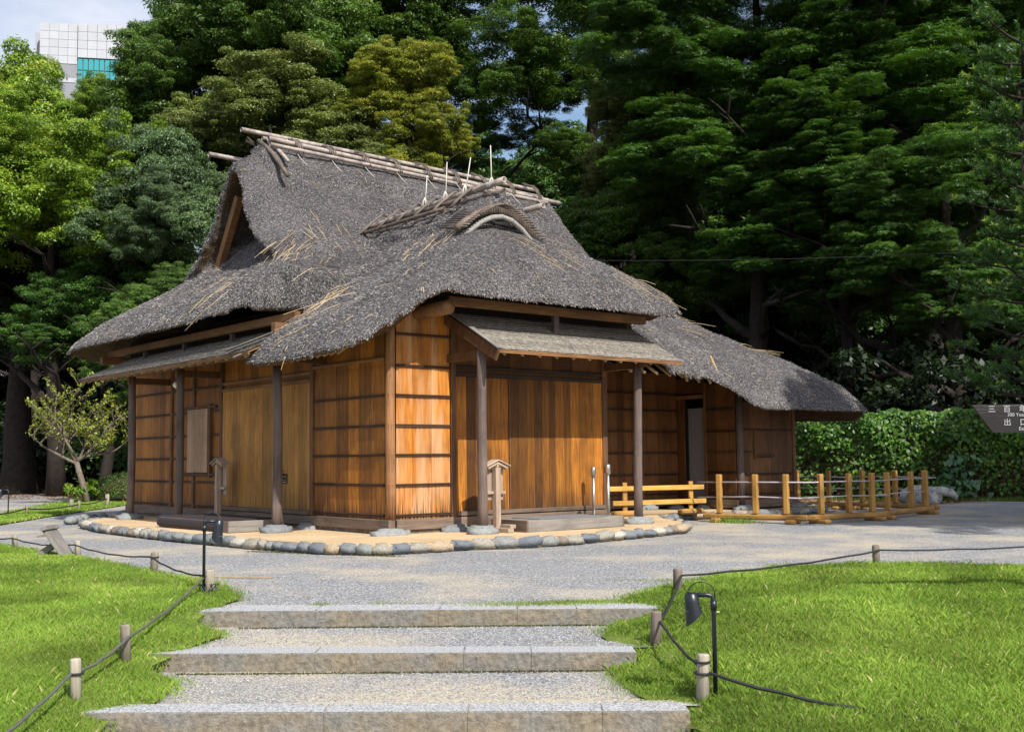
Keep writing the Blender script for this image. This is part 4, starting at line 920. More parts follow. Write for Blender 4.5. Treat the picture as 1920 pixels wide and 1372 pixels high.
box('small_print', (-.08, -.0475, .678), (.08, -.0455, .686), M['white'], pl_, 0)
# low two-rail barrier before the recess
t = empty('low_rail_barrier', (5.3, .9, 0), R(-13), 'low yellow wooden two-rail barrier in front of the recessed wall', 'barrier')
box('rail', (-.30, -.02, .42), (1.62, .02, .50), M['pinel_x'], t); box('rail', (-.24, -.02, .18), (1.66, .02, .26), M['pinel_x'], t)
box('post', (1.33, .02, .08), (1.42, .07, .56), M['pine_z'], t, .01); box('post', (-.02, .02, .08), (.07, .07, .56), M['pine_z'], t, .01)
for x in (.02, 1.37): box('foot', (x-.24, -.05, .0), (x+.24, .12, .09), M['pine_x'], t, .03)

# wood-post barriers with bamboo rails on the gravel
def barrier(a, b, ts, label, z0=-.12, ext=(.25, .25), h=.80):
    a = Vector((*a, z0)); b = Vector((*b, z0)); d = (b-a); L = d.length; ang = math.atan2(d.y, d.x)
    t = empty('post_rail_barrier', a, ang, label, 'barrier', 'movable wooden barriers with bamboo rails')
    link('base_beam', bmeshbox(L+.3, .10, .10, .03), M['pine_x'], t, (L/2, 0, .10))
    for x in ts: link('post', bmeshbox(.09, .09, h-.15, .012), M['pine_z'], t, (x, 0, .15+(h-.15)/2))
    for x in (.12, L-.12): link('foot', bmeshbox(.14, .40, .075, .03), M['pine_x'], t, (x, -.0, .035))
    for z in (.66, .42):
        V, F = tube_data([(-ext[0], 0, z+random.uniform(-.01, .01)), (L/2, 0, z+.01), (L+ext[1], 0, z+random.uniform(-.015, .01))], .012, 8); link('bamboo_rail', mesh('bamboo_rail', V, F, True), M['lilac'], t)
    return t
random.seed(2)
barrier((6.62, .15), (7.02, -1.35), (.15, .80, 1.33), 'three-post wooden barrier nearest the open doorway')
barrier((7.2, -1.50), (8.75, -1.72), (.16, .82, 1.38), 'three-post wooden barrier in the middle of the front row on the gravel')
barrier((8.95, -1.62), (11.2, -1.22), (.28, 1.38, 2.10), 'three-post wooden barrier at the right end of the front row')
barrier((11.65, 2.25), (11.72, .95), (.20, .94), 'wooden barrier of the back row, just past the house corner', ext=(.3, .2))
barrier((12.05, .95), (11.85, -.9), (.22, 1.02, 1.7), 'wooden barrier of the back row, close to the pale boulder', ext=(.1, .1))

# pale boulder with an arching hollow
bd = empty('boulder', (15.25, 1.1, -.12), 0, 'pale grey water-worn boulder with an arched hollow at its right end', 'rock')
bm = bmesh.new(); bmesh.ops.create_icosphere(bm, subdivisions=4, radius=1)
for v in bm.verts:
    c = v.co; c.z = max(c.z, -.55); r_ = 1+.22*mnoise.noise(c*1.7+Vector((3, 1, 2)))+.06*mnoise.noise(c*5)
    v.co = Vector((c.x*.44*r_, c.y*.28*r_, (c.z+.5)*.30*r_))
me_ = bpy.data.meshes.new('rock_body'); bm.to_mesh(me_); bm.free(); me_.polygons.foreach_set('use_smooth', [True]*len(me_.polygons)); link('rock_body', me_, M['boulder'], bd, (-.25, .1, 0), (0, 0, R(-42)))
V, F = tube_data([(-.1, -.05, .24), (.12, -.22, .29), (.28, -.36, .25), (.36, -.43, .15), (.34, -.42, .07)], [.14, .12, .09, .065, .035], 12)
me_ = mesh('rock_arm', V, F, True); rough(me_, .03, 5); link('rock_arm', me_, M['boulder'], bd)

# ------------------------------------------------------------------ rope fence stakes
def stake(x, y, z, h, label, mat='stake', r=.036):
    me_ = mesh('stake', *tube_data([(0, 0, -.1), (0, 0, h-.012), (0, 0, h)], [r, r*.97, r*.85], 10), True); rough(me_, .003, 30, x)
    o = link('rope_stake', me_, M[mat], None, (x, y, z), (random.uniform(-.04, .04), random.uniform(-.04, .04), 0)); return tag(o, label, 'post', 'short stakes of the rope fence')
zL = -.1
stake(-3.82, 2.96, zL, .16, 'short pale stake leftmost on the far edge of the left lawn')
stake(-3.67, 1.06, zL, .17, 'short pale stake directly right of the tilted board')
stake(-3.73, -1.33, zL, .17, 'short pale stake between the tilted board and the left spotlight', r=.04)
stake(-4.19, -3.60, zL, .18, 'short pale stake right behind the left spotlight', r=.042)
stake(-5.66, -5.59, -.22, .20, 'pale square-cut stake in the left lawn beside the middle step', r=.031)
stake(-6.16, -6.18, -.30, .21, 'pale stake in the left lawn nearest the photograph\'s lower left corner', r=.030)
stake(-1.50, -6.34, zL, .18, 'dark weathered stake at the corner of the right lawn by the top step', 'staked')
stake(1.68, -6.11, zL, .18, 'dark weathered stake on the far edge of the right lawn', 'staked')
stake(-2.92, -7.42, -.21, .19, 'dark weathered stake at the right end of the middle step', 'staked')
stake(-3.61, -8.40, -.31, .22, 'thick pale stake tied to the right spotlight', r=.035)
stake(4.6, -7.2, zL, .18, 'dark stake beyond the right edge of the lawn', 'staked')
stake(.90, 14.3, zL, .22, 'white painted stake on the far grass strip near the small tree')
stake(2.28, 16.24, zL, .30, 'stake on the far grass strip right of the small tree', r=.05)
stake(1.3, 16.0, zL, .2, 'stake on the far grass strip left of the small tree', r=.05)
stake(-.6, 13.2, zL, .18, 'short stake beside the distant spotlight at the far left'); 
stake(18.72, 1.5, -.12, .36, 'lone wooden stake at the foot of the vine hedge, far right', 'stake', .06)
def rope(name, pts, r, label, mat='rope', sag=.04):
    P = []
    pts = [Vector(p) for p in pts]
    for a, b in zip(pts[:-1], pts[1:]):
        for k in range(10): t_ = k/10; P.append(a+(b-a)*t_+Vector((0, 0, -sag*4*t_*(1-t_)+.004*math.sin(k*2.3+a.x*5))))
    P.append(pts[-1]); o = tube(name, P, r, M[mat], None, 7); return tag(o, label, 'rope')
rope('rope', [(-4.3, 5.2, 0), (-3.86, 2.96, .02), (-3.71, 1.06, .02), (-3.77, -1.33, .025), (-4.2, -3.56, .02)], .0085, 'black rope along the far edge of the left lawn, ending at the spotlight')
rope('rope', [(-4.24, -3.62, .03), (-5.66, -5.63, -.09), (-6.2, -6.2, -.17), (-7.1, -7.4, -.3)], .009, 'grey-green rope running down the left lawn beside the steps', 'ropeg', .03)
rope('rope', [(4.6, -7.25, .03), (1.68, -6.15, .03), (-1.48, -6.38, .03)], .009, 'black rope along the far edge of the right lawn', sag=.03)
rope('rope', [(-1.50, -6.38, .03), (-2.92, -7.46, -.08), (-3.60, -8.45, -.19), (-3.1, -9.6, -.33), (-2.2, -10.8, -.45)], .009, 'dark rope from the corner stake down past the right spotlight', sag=.035)
rope('rope', [(-2.2, 11.2, .0), (-.6, 13.2, .02), (.9, 14.3, .04), (2.28, 16.24, .1), (4.5, 20.5, .1)], .014, 'thin rope along the far grass strip left of the house', sag=.05)
for (x, y, z, r_) in ((-3.61, -8.40, -.13, .039), (-3.61, -8.40, -.19, .041), (-6.16, -6.18, -.17, .034), (-3.73, -1.33, .02, .043)):
    V, F = tube_data([(x+r_*math.cos(a), y+r_*math.sin(a), z) for a in np.linspace(0, 2*math.pi, 15)], .007, 6); tag(link('rope_wrap', mesh('rope_wrap', V, F, True), M['rope']), {(-3.61, -.13): 'thin black wire wrapped round the thick stake near its top', (-3.61, -.19): 'rope loop round the thick stake below the wire', (-6.16, -.17): 'rope loop round the stake at the lower left', (-3.73, .02): 'rope loop round the stake between board and spotlight'}[(x, z)], 'rope')
# garden spotlights
def spot(loc, h, rz, label, arm=.14, L=.17):
    t = empty('garden_spotlight', loc, rz, label, 'spotlight', 'black garden spotlights on poles')
    tube('pole', [(0, 0, 0), (0, 0, h-.03), (-.008, 0, h-.008), (-.03, 0, h), (-arm, 0, h)], .0125, M['black'], t, 12)
    tube('pole_collar', [(0, 0, h-.08), (0, 0, h-.03)], .018, M['black'], t, 12)
    # hooded lamp head, cut at a slant
    V = []; F = []; n = 20
    rows = [(0., .020), (.01, .036), (.05, .040), (L*.7, .044)]
    hx = -arm-.02
    for d_, r_ in rows:
        for k in range(n): a = 2*math.pi*k/n; V.append((hx+r_*math.cos(a)+.10*d_, r_*math.sin(a), h+.012-d_))
    for k in range(n): a = 2*math.pi*k/n; V.append((hx+.046*math.cos(a)+.014, .046*math.sin(a), h+.012-L*.72-.04*(1-math.cos(a))))
    for i in range(4):
        for k in range(n): F.append((i*n+k, i*n+(k+1) % n, (i+1)*n+(k+1) % n, (i+1)*n+k))
    F.append(tuple(range(n)))
    link('lamp_head', mesh('lamp_head', V, F, True), M['black'], t)
    V, F = tube_data([(hx, 0, h-L*.6), (hx, 0, h-L*.61)], .038, 16); link('lens', mesh('lens', V, F), M['chrome'], t)
    tube('cable', [(hx+.01, 0, h+.01)]+[(-.035-.075*math.cos(a)-.03, .0, h+.0+.07*math.sin(a)) for a in np.linspace(.2, 2.9, 9)]+[(.01, 0, h-.06)], .0035, M['black'], t, 6)
    return t
spot((-3.54, -8.43, -.31), .53, R(-40), 'black spotlight on a pole behind the thick stake in the right lawn', .10, .14)
sL_ = spot((-4.28, -3.68, -.12), .60, R(140), 'black spotlight on a pole left of the top step', .10, .20)
spot((-1.1, 12.78, -.12), .56, R(-20), 'small black spotlight on a pole at the far left edge')
tube('cable_coil', [(.03*math.sin(a*1.3)-.04+.05*math.cos(a), .05*math.sin(a), .05+.045*math.sin(a*2.1)) for a in np.linspace(0, 18, 50)], .004, M['black'], sL_, 5)
# tilted information board seen from behind
t = empty('tilted_board', (-3.88, 1.15, -.1), R(-40), 'weathered grey wooden board propped up on a leg in the left lawn', 'information board')
beam('board', (.13, 0, 0), (-.10, 0, .31), .34, .035, M['greyd_x'], t); beam('frame_rail', (-.115, 0, .315), (-.06, 0, .335), .40, .05, M['greyd_x'], t); beam('frame_rail', (-.17, .0, .235), (-.07, 0, .245), .34, .02, M['greyd_x'], t)
beam('prop', (-.26, .02, -.02), (.02, .02, .16), .07, .07, M['greyd_x'], t)
# bamboo cane lying on the gravel
o = tube('bamboo_cane', [(-4.15, -3.35, -.08), (-3.57, -2.55, -.10), (-3.27, -2.88, -.108)] if False else [(-4.10, -2.25, -.108), (-3.60, -2.45, -.108), (-3.24, -2.90, -.108)], .006, M['gold'] if False else M['bamboor'], None, 6); tag(o, 'thin orange cane lying on the gravel right of the left spotlight', 'cane')
# fallen leaves
lm = plain('fallen_leaf', (.55, .33, .2), .7, nscale=40)
def fleaf(x, y, z, s, rz, label):
    V = []; F = []
    for i, (u_, w_) in enumerate(((-1, 0), (-.5, .42), (.1, .5), (.7, .28), (1, 0))):
        V += [(u_*s, w_*s, .25*s*abs(w_)+.1*s*u_*u_), (u_*s, 0, 0), (u_*s, -w_*s, .3*s*abs(w_)+.1*s*u_*u_)]
    for i in range(4): a = 3*i; F += [(a, a+3, a+4, a+1), (a+1, a+4, a+5, a+2)]
    tag(link('fallen_leaf', mesh('leaf', V, F, True), lm, None, (x, y, z), (.5, .2, rz)), label, 'leaf')
fleaf(-2.78, -9.08, -.29, .035, .4, 'curled tan leaf on the right lawn'); fleaf(-4.05, -8.70, -.36, .03, 1.5, 'brown leaf at the lower right end of the bottom step'); fleaf(-5.4, -5.66, -.20, .025, 2., 'small brown leaf in the grass near the middle step')

rg = np.random.default_rng(41); k = 60; P = np.concatenate([np.stack([rg.uniform(-6.5, -4, k), rg.uniform(-6.5, 2, k)], 1), np.stack([rg.uniform(-4, 3, k*2), rg.uniform(-10, -6, k*2)], 1)]); P = P[inpoly(P, L_lawn) | inpoly(P, R_lawn)]
a = rg.uniform(0, 6.28, len(P)); l_ = rg.uniform(.008, .02, len(P)); C_ = np.stack([P[:, 0], P[:, 1], lawn_h(P[:, 0], P[:, 1])+.035], 1); e1 = np.stack([np.cos(a), np.sin(a), .3*np.sin(a*3)], 1)*l_[:, None]; e2 = np.stack([-np.sin(a), np.cos(a), .5*np.cos(a*5)], 1)*l_[:, None]*.5
tag(link('leaf_litter', npmesh('leaf_litter', np.stack([C_-e1, C_+e2, C_+e1, C_-e2], 1).reshape(-1, 3), 4, {'tint': rg.random(len(P))}), attr_mat('litter_lawn', [(0, (.14, .07, .03)), (.6, (.32, .2, .1)), (1, (.5, .4, .25))], .8)), 'tiny dry leaves scattered over the two lawns', 'leaves', None, 'stuff')
# direction sign at the right edge (post stands further right)
sg = empty('direction_sign', (0, 0, 0), 0, 'dark weathered arrow board with white Japanese and English lettering', 'sign')
sp = Vector((-.435, -8.30, 1.325)); rx = Vector((.768, -.64, 0)); 
sg.location = sp; sg.rotation_euler = (0, 0, math.atan2(rx.y, rx.x))
V = []; F = []
for yy in (0, .03):
    V += [(0, yy, 0), (1.5, yy, .0), (1.5, yy, -.205), (.145, yy, -.205)]
F = [(0, 3, 2, 1), (4, 5, 6, 7), (0, 1, 5, 4), (1, 2, 6, 5), (2, 3, 7, 6), (3, 0, 4, 7)]
def signboard():
    m_, nt, b = newmat('sign_board', .7, .3); co_, rnd = objcoord(nt, (3, 8, 55)); n = N(nt, 'ShaderNodeTexNoise', Scale=1., Detail=5., Roughness=.7); nt.links.new(co_, n.inputs[0])
    g_n = N(nt, 'ShaderNodeTexCoord'); sx = N(nt, 'ShaderNodeSeparateXYZ'); nt.links.new(g_n.outputs['Object'], sx.inputs[0])
    f = math_(nt, 'ADD', n.outputs[0], math_(nt, 'MULTIPLY', sx.outputs[2], 1.4)); f = math_(nt, 'SUBTRACT', f, math_(nt, 'MULTIPLY', sx.outputs[0], .25))
    nt.links.new(ramp(nt, f, [(.40, (.016, .014, .015)), (.55, (.06, .055, .055)), (.68, (.24, .22, .20))]), b.inputs['Base Color']); bump(nt, b, n.outputs[0], .4, .004); return m_
link('board', mesh('board', V, F), signboard(), sg)
for ch, x_, z_ in (('三', .142, -.052), ('百', .253, -.052), ('年', .370, -.052), ('の', .48, -.052), ('松', .59, -.052), ('出', .252, -.150), ('口', .37, -.150)): text('lettering', ch, .056, M['white'], sg, (x_, -.001, z_), (R(90), 0, 0), 'CENTER')
text('lettering', '300 Year Pine', .036, M['white'], sg, (.253, -.001, -.087), (R(90), 0, 0)); text('lettering', 'Exit', .036, M['white'], sg, (.334, -.001, -.189), (R(90), 0, 0))
for x_ in (1.2,): box('sign_post', (x_-.05, .032, -1.50), (x_+.05, .13, .12), M['staked'], sg)

# ------------------------------------------------------------------ vegetation
def leaf_cloud(cs, rs, nl, size, seed, mode='leaf', flat=.7, asp=.42, updir=.5):
    """cs: clump centres, rs: clump radii. returns vertices and tint"""
    rg = np.random.default_rng(seed); cs = np.array(cs); rs = np.array(rs)
    wt_ = rs**2; idx = rg.choice(len(cs), nl, p=wt_/wt_.sum()); d = rg.normal(size=(nl, 3)); d /= np.linalg.norm(d, axis=1, keepdims=True)
    d[:, 2] = np.where(rg.random(nl) < .72, np.abs(d[:, 2]), d[:, 2]); rad = rs[idx]*rg.uniform(.35, 1, nl)**.5*(1+.22*np.sin(d[:, 0]*7+idx)*np.cos(d[:, 1]*6+idx*1.7))
    P = cs[idx]+d*rad[:, None]*np.array([1, 1, flat])
    ctint = rg.random(len(cs))[idx]
    if mode == 'leaf':
        n = d*.6+np.array([0, 0, updir])+rg.normal(0, .45, (nl, 3)); n /= np.linalg.norm(n, axis=1, keepdims=True)
        a = np.cross(n, rg.normal(size=(nl, 3))); a /= np.linalg.norm(a, axis=1, keepdims=True); a[:, 2] -= .25; b = np.cross(n, a)
        L = size*rg.uniform(.6, 1.25, nl); l_ = a*L[:, None]; w_ = b*(L*asp)[:, None]
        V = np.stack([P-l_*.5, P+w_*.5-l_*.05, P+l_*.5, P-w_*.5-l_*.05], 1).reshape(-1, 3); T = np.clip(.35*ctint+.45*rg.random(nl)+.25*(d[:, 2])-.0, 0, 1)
        return V, T
    k = 6; Vv = []; Tt = []
    ax = d*.8+np.array([0, 0, .5])+rg.normal(0, .25, (nl, 3)); ax /= np.linalg.norm(ax, axis=1, keepdims=True)
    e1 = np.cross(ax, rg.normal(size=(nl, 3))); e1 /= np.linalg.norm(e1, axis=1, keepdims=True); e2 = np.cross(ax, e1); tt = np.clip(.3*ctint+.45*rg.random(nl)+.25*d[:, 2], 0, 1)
    for q in range(k):
        a = 2*math.pi*q/k+rg.uniform(-.3, .3, nl); dr = e1*np.cos(a)[:, None]+e2*np.sin(a)[:, None]; L = size*rg.uniform(.7, 1.2, nl); l_ = dr*L[:, None]+ax*(L*rg.uniform(-.1, .6, nl))[:, None]
        w_ = np.cross(l_, ax); w_ /= np.linalg.norm(w_, axis=1, keepdims=True)+1e-9; w_ *= (L*asp)[:, None]
        Vv.append(np.stack([P+l_*.08, P+l_*.6+w_*.5, P+l_, P+l_*.6-w_*.5], 1)); Tt.append(np.clip(tt+rg.normal(0, .1, nl), 0, 1))
    return np.concatenate(Vv).reshape(-1, 3), np.concatenate(Tt)
def crown_mesh(seed, nclump, nl, size, mode='leaf', R_=1., Hh=1., squash=.7, shell=.55, rc=(.16, .30), asp=.42):
    """unit crown: radius 1, z -1..1"""
    rg = np.random.default_rng(seed); cs = []; rs = []
    while len(cs) < nclump:
        d = rg.normal(size=3); d /= np.linalg.norm(d)
        r = rg.uniform(shell, 1)**.6*(.86+.75*mnoise.noise(Vector(d)*1.9+Vector((seed*3.1, 0, 0))))
        if d[2] < -.75: continue
        cs.append(d*r*np.array([1, 1, 1])); rs.append(rg.uniform(*rc))
    V, T = leaf_cloud(cs, rs, nl, size, seed, mode, squash, asp); return npmesh('crown', V, 4, {'tint': T})
# crowns are modelled in metres of a unit tree and reused at different sizes
CR = {}
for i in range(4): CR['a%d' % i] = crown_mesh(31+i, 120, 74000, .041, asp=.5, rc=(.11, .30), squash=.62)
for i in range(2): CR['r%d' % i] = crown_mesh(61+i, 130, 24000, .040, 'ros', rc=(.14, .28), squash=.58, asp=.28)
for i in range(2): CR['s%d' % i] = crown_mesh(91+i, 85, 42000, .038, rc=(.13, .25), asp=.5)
def trunk_mesh(seed, H, r, lean=(0, 0), spread=1., nl=6, fork=.4):
    rd = random.Random(seed); parts = []; top = Vector((lean[0], lean[1], H)); P = []; K = 7
    for i in range(K+1):
        t_ = i/K; P.append(Vector((lean[0]*t_**1.4+.06*H*.3*math.sin(t_*4+seed), lean[1]*t_**1.4+.05*H*.3*math.cos(t_*3.3+seed)-.05*H*.3*math.cos(seed), H*t_)))
    parts.append(tube_data(P, [r*(1.25 if i == 0 else 1)*(1-.75*i/K) for i in range(K+1)], 10))
    for k in range(nl):
        t0 = fork+(1-fork)*k/nl*.8; i0 = int(t0*K); b0_ = P[i0]; a = 2.4*k+seed; L = spread*rd.uniform(.7, 1.1); Q = [b0_]
        dz = rd.uniform(.35, .9)*L
        for j in range(1, 6):
            u_ = j/5; Q.append(b0_+Vector((math.cos(a+.3*math.sin(j+k))*L*u_, math.sin(a+.3*math.sin(j+k))*L*u_, dz*u_**.8+rd.uniform(-.05, .05)*L)))
        rb = r*(1-.75*t0)*.62; parts.append(tube_data(Q, [rb*(1-.82*j/5) for j in range(6)], 7))
        for s_ in range(3):
            c0 = Q[2+s_]; a2 = a+rd.choice((-1, 1))*rd.uniform(.5, 1.1); l2 = L*rd.uniform(.2, .34); parts.append(tube_data([c0, c0+Vector((math.cos(a2)*l2*.5, math.sin(a2)*l2*.5, l2*.4)), c0+Vector((math.cos(a2)*l2, math.sin(a2)*l2, l2*.7))], [rb*.4, rb*.26, rb*.08], 5))
    V, F = join(parts); return mesh('trunk', V, F, True)
def tree(name, x, y, blobs, leaf, label, seed=0, H=12, r=.3, bark='bark', lean=(0, 0), group=None, z0=-.15, limbs=8, spread=3., fork=.35, kind='a', cat='tree'):
    """blobs: (dx, dy, z, radius, half height) crown masses about the trunk foot"""
    t = empty(name, (x, y, z0), 0, label, cat, group)
    for i, (dx, dy, z, rx, rz_) in enumerate(blobs):
        keys = [k for k in CR if k[0] == kind]; key = keys[(seed+i) % len(keys)]
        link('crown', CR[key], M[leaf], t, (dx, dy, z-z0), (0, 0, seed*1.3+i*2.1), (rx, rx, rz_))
    rd = random.Random(seed*7+3)
    for i, (dx, dy, z, rx, rz_) in enumerate(blobs):      # smaller leaf masses break up the outline
        if rx < 1.2 or group == FT: continue
        for q in range(2):
            a = rd.uniform(0, 6.28); k_ = rd.uniform(.38, .6); keys = [k for k in CR if k[0] == kind]
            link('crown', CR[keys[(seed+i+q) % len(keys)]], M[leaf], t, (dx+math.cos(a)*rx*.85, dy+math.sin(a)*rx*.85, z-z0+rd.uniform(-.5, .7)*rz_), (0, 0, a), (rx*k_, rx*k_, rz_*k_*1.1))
    if H: link('trunk', trunk_mesh(seed, H-z0, r, lean, spread, limbs, fork), M[bark], t)
    return t
BT = 'trees standing close behind the house'
FT = 'dark evergreens in the far row behind the garden'
tree('broadleaf_tree', 8.3, 43.1, [(0, 0, 15.9, 3.6, 4.6), (-3.2, 2, 14.5, 2.8, 3), (2.8, -1, 13.5, 3.2, 3.5), (2.6, -2.2, 17.0, 2.3, 2.5), (4.0, -3.2, 15., 2.6, 3)], 'leaf_bright', 'light green tree furthest left, its top below the office tower', 1, 15, group=BT)
tree('broadleaf_tree', 4.5, 27.5, [(0, 0, 10.6, 2.7, 2.6), (-1.9, 1.2, 9.6, 2.4, 2.2), (1.6, -1.4, 9.2, 2.3, 2.2), (2.2, -1.8, 11.4, 1.6, 1.4)], 'leaf_bright', 'yellow-green tree with layered leaf masses at the left edge', 2, 10.5, group=BT)
tree('broadleaf_tree', 12.6, 29.6, [(0, 0, 19.2, 3.8, 3.6), (-2.9, 2.4, 15.6, 2.5, 2.2), (2.5, -2., 17.2, 3.3, 3.0), (-2.2, 1.8, 13.0, 3.0, 2.2), (1.6, -1.2, 13.6, 2.9, 2.4), (-2.9, 2.4, 17.6, 1.7, 2.0)], 'leaf_mid', 'tall spreading green tree just right of the office tower', 3, 19, group=BT)
tree('broadleaf_tree', 6.9, 24.5, [(0, 0, 10.6, 1.9, 2.4), (-1.0, .6, 8.9, 1.6, 1.6), (1.4, -1.2, 9.0, 1.8, 2.0)], 'leaf_blue', 'blue-green tree left of the roof gable', 4, 10, .2, group=BT)
tree('broadleaf_tree', 16.3, 31., [(0, 0, 20.2, 4.0, 4.0), (-3.4, 2.8, 18.6, 3.2, 3.2), (3.2, -2.6, 20.5, 3.2, 3.6), (-.8, .8, 16.2, 3.0, 2.4)], 'leaf_mid', 'tall dark green tree rising behind the left half of the roof ridge', 5, 20, .34, group=BT)
tree('broadleaf_tree', 11.6, 25.6, [(0, 0, 14.6, 2.6, 1.9), (-1.9, 1.6, 13.2, 1.9, 1.6), (2.0, -1.6, 12.9, 2.4, 1.7), (3.4, -2.8, 12.2, 1.7, 1.2)], 'leaf_olive', 'olive-green rounded tree over the left end of the ridge', 6, 13.5, .25, group=BT)
tree('broadleaf_tree', 15.6, 22., [(0, 0, 15.6, 1.7, 1.5), (-.7, .5, 14.2, 1.6, 1.4), (.7, -.6, 13.4, 1.6, 1.5), (.1, -.1, 12.0, 1.5, 1.2)], 'leaf_yellow', 'yellow-tinged slim tree over the middle of the ridge', 7, 14, .3, group=BT)
tree('camphor_tree', 24.6, 25.2, [(-3., 2.4, 22.5, 4.2, 3.2), (1.5, -1., 23.5, 4.2, 3.4), (-4.2, 4, 17.6, 3.0, 2.2), (-1.2, 1, 18.6, 3.2, 2.2), (-3.0, 2.2, 14.4, 2.2, 1.4), (0, 0, 15.3, 1.9, 1.2), (-1.2, 1.2, 12.6, 2., 1.2), (1.2, -1, 17.8, 2.2, 1.4), (-.4, .2, 10.6, 2.2, 1.2)], 'leaf_mid', 'big old tree with leaning dark limbs behind the cross gable', 8, 21, .62, lean=(-5.5, 4.), limbs=9, spread=5, fork=.2, group=BT, kind='s')
tree('camphor_tree', 25.6, 22.6, [(.6, -.6, 21.5, 4.2, 3.4), (-1.5, 1.4, 17.4, 3.2, 2.4), (2.6, -2.2, 17.4, 3.0, 2.6), (.2, -.2, 13.6, 2.4, 1.6)], 'leaf_mid', 'old many-limbed tree with upright dark trunk right of the cross gable', 9, 20, .6, lean=(.6, -.5), limbs=10, spread=4.6, fork=.22, group=BT, kind='s')
tree('broadleaf_tree', 22.3, 16.3, [(0, 0, 14.0, 1.7, 1.7), (-.5, .5, 12.0, 1.5, 1.5), (.5, -.6, 10.2, 1.6, 1.5)], 'leaf_olive', 'olive-yellow slim tree beside the dark evergreens', 10, 13, .22, group=BT)
tree('broadleaf_tree', 20.4, 15.4, [(0, 0, 9.2, 2.0, 1.7), (-1.6, 1.4, 7.6, 1.8, 1.5), (1.2, -1.4, 7.4, 1.9, 1.7), (-.6, .4, 6.0, 2., 1.4)], 'leaf_mid', 'mid green bushy tree above the right end of the ridge', 11, 9, .2, group=BT)
tree('evergreen_tree', 21.4, 10.6, [(0, 0, 17.6, 3.6, 2.4), (-2.2, 1.8, 14.6, 2.8, 1.7), (.6, -.4, 13.4, 3.4, 1.8), (-1.2, 1.2, 11., 3.0, 1.5), (1.9, -1.8, 10.0, 2.4, 1.5)], 'leaf_dark', 'dark evergreen with tiered branches above the right end of the roof', 12, 17, .4, limbs=10, spread=3.6, fork=.25, group=BT, kind='r')
tree('evergreen_tree', 24.4, 6.4, [(0, 0, 18.5, 4.2, 2.6), (-1.8, 2., 15.2, 3.2, 1.8), (1.8, -2.0, 15.0, 3.2, 1.9), (-.4, .4, 12.2, 3.6, 1.7), (-2.6, 2.4, 9.8, 2.4, 1.3)], 'leaf_dark', 'tallest dark evergreen at the upper right', 13, 18, .45, limbs=10, spread=4, fork=.2, group=BT, kind='r')
tree('evergreen_tree', 22.8, 8.2, [(0, 0, 9.4, 3.0, 1.4), (-1.6, 1.8, 7.6, 2.4, 1.2), (1.4, -1.8, 8.3, 2.5, 1.4), (.4, -.6, 6.2, 2.3, 1.)], 'leaf_dark', 'low dark evergreen with glossy leaf rosettes right of the roof', 14, 9, .3, limbs=8, spread=3, group=BT, kind='r')
tree('evergreen_tree', 21.4, 3.6, [(0, 0, 8.8, 2.6, 1.5), (-.9, 1.2, 6.6, 1.9, 1.2), (.8, -.8, 5.2, 1.9, 1.1)], 'leaf_dark', 'dark evergreen hanging over the vine hedge at the right', 15, 9, .35, limbs=8, spread=2.6, group=BT, kind='r')
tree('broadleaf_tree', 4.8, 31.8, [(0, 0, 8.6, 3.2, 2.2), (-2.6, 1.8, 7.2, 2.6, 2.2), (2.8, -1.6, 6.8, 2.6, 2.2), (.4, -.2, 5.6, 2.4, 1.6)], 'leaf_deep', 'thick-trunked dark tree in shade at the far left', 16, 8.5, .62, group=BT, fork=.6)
tree('broadleaf_tree', 6.2, 26.9, [(0, 0, 6.8, 2.2, 1.8), (1.2, -.8, 5.0, 2.0, 1.8), (-1.4, 1, 5.4, 1.7, 1.4)], 'leaf_dark', 'dark tree with a leaning forked trunk behind the small plum tree', 17, 6, .22, bark='bark', lean=(1.0, -.6), group=BT)
tree('evergreen_bush', 4.3, 18.9, [(0, 0, 5.0, 1.25, 1.1), (-.7, .6, 4.0, 1.0, .9), (.8, -.6, 5.9, .9, .8), (.5, -.4, 3.2, 1.2, 1.0)], 'leaf_mid', 'bushy shrub with long pale-backed leaves touching the left eave', 18, 4.5, .12, group=None, cat='shrub', kind='r', limbs=5, spread=1.)
# tall trees filling the sky line behind the old limbed trees
for i, (x, y, z) in enumerate(((28.5, 41.5, 15.0), (33, 36.5, 15.5), (36.5, 30, 15), (37, 23.5, 16.5), (35.5, 15, 16), (35, 8, 16.5))):
    tree('tall_tree', x, y, [(0, 0, z, 4.6, 4.6), (3, -3, z-4, 4.4, 4.4), (-3, 3, z-5, 4.2, 4.4), (.5, -.5, z-9, 4.6, 4.4)], 'leaf_dark', ('tall tree behind the cross gable, partly hidden by older limbs', 'tall leafy tree filling the gap above the cross ridge', 'tall tree behind the olive-yellow slim tree', 'tall dark tree behind the tiered evergreen', 'tall dark tree between the two big evergreens', 'tall dark tree behind the evergreen at the right edge')[i], 50+i, z-2, .4, group='tall trees closing the view')
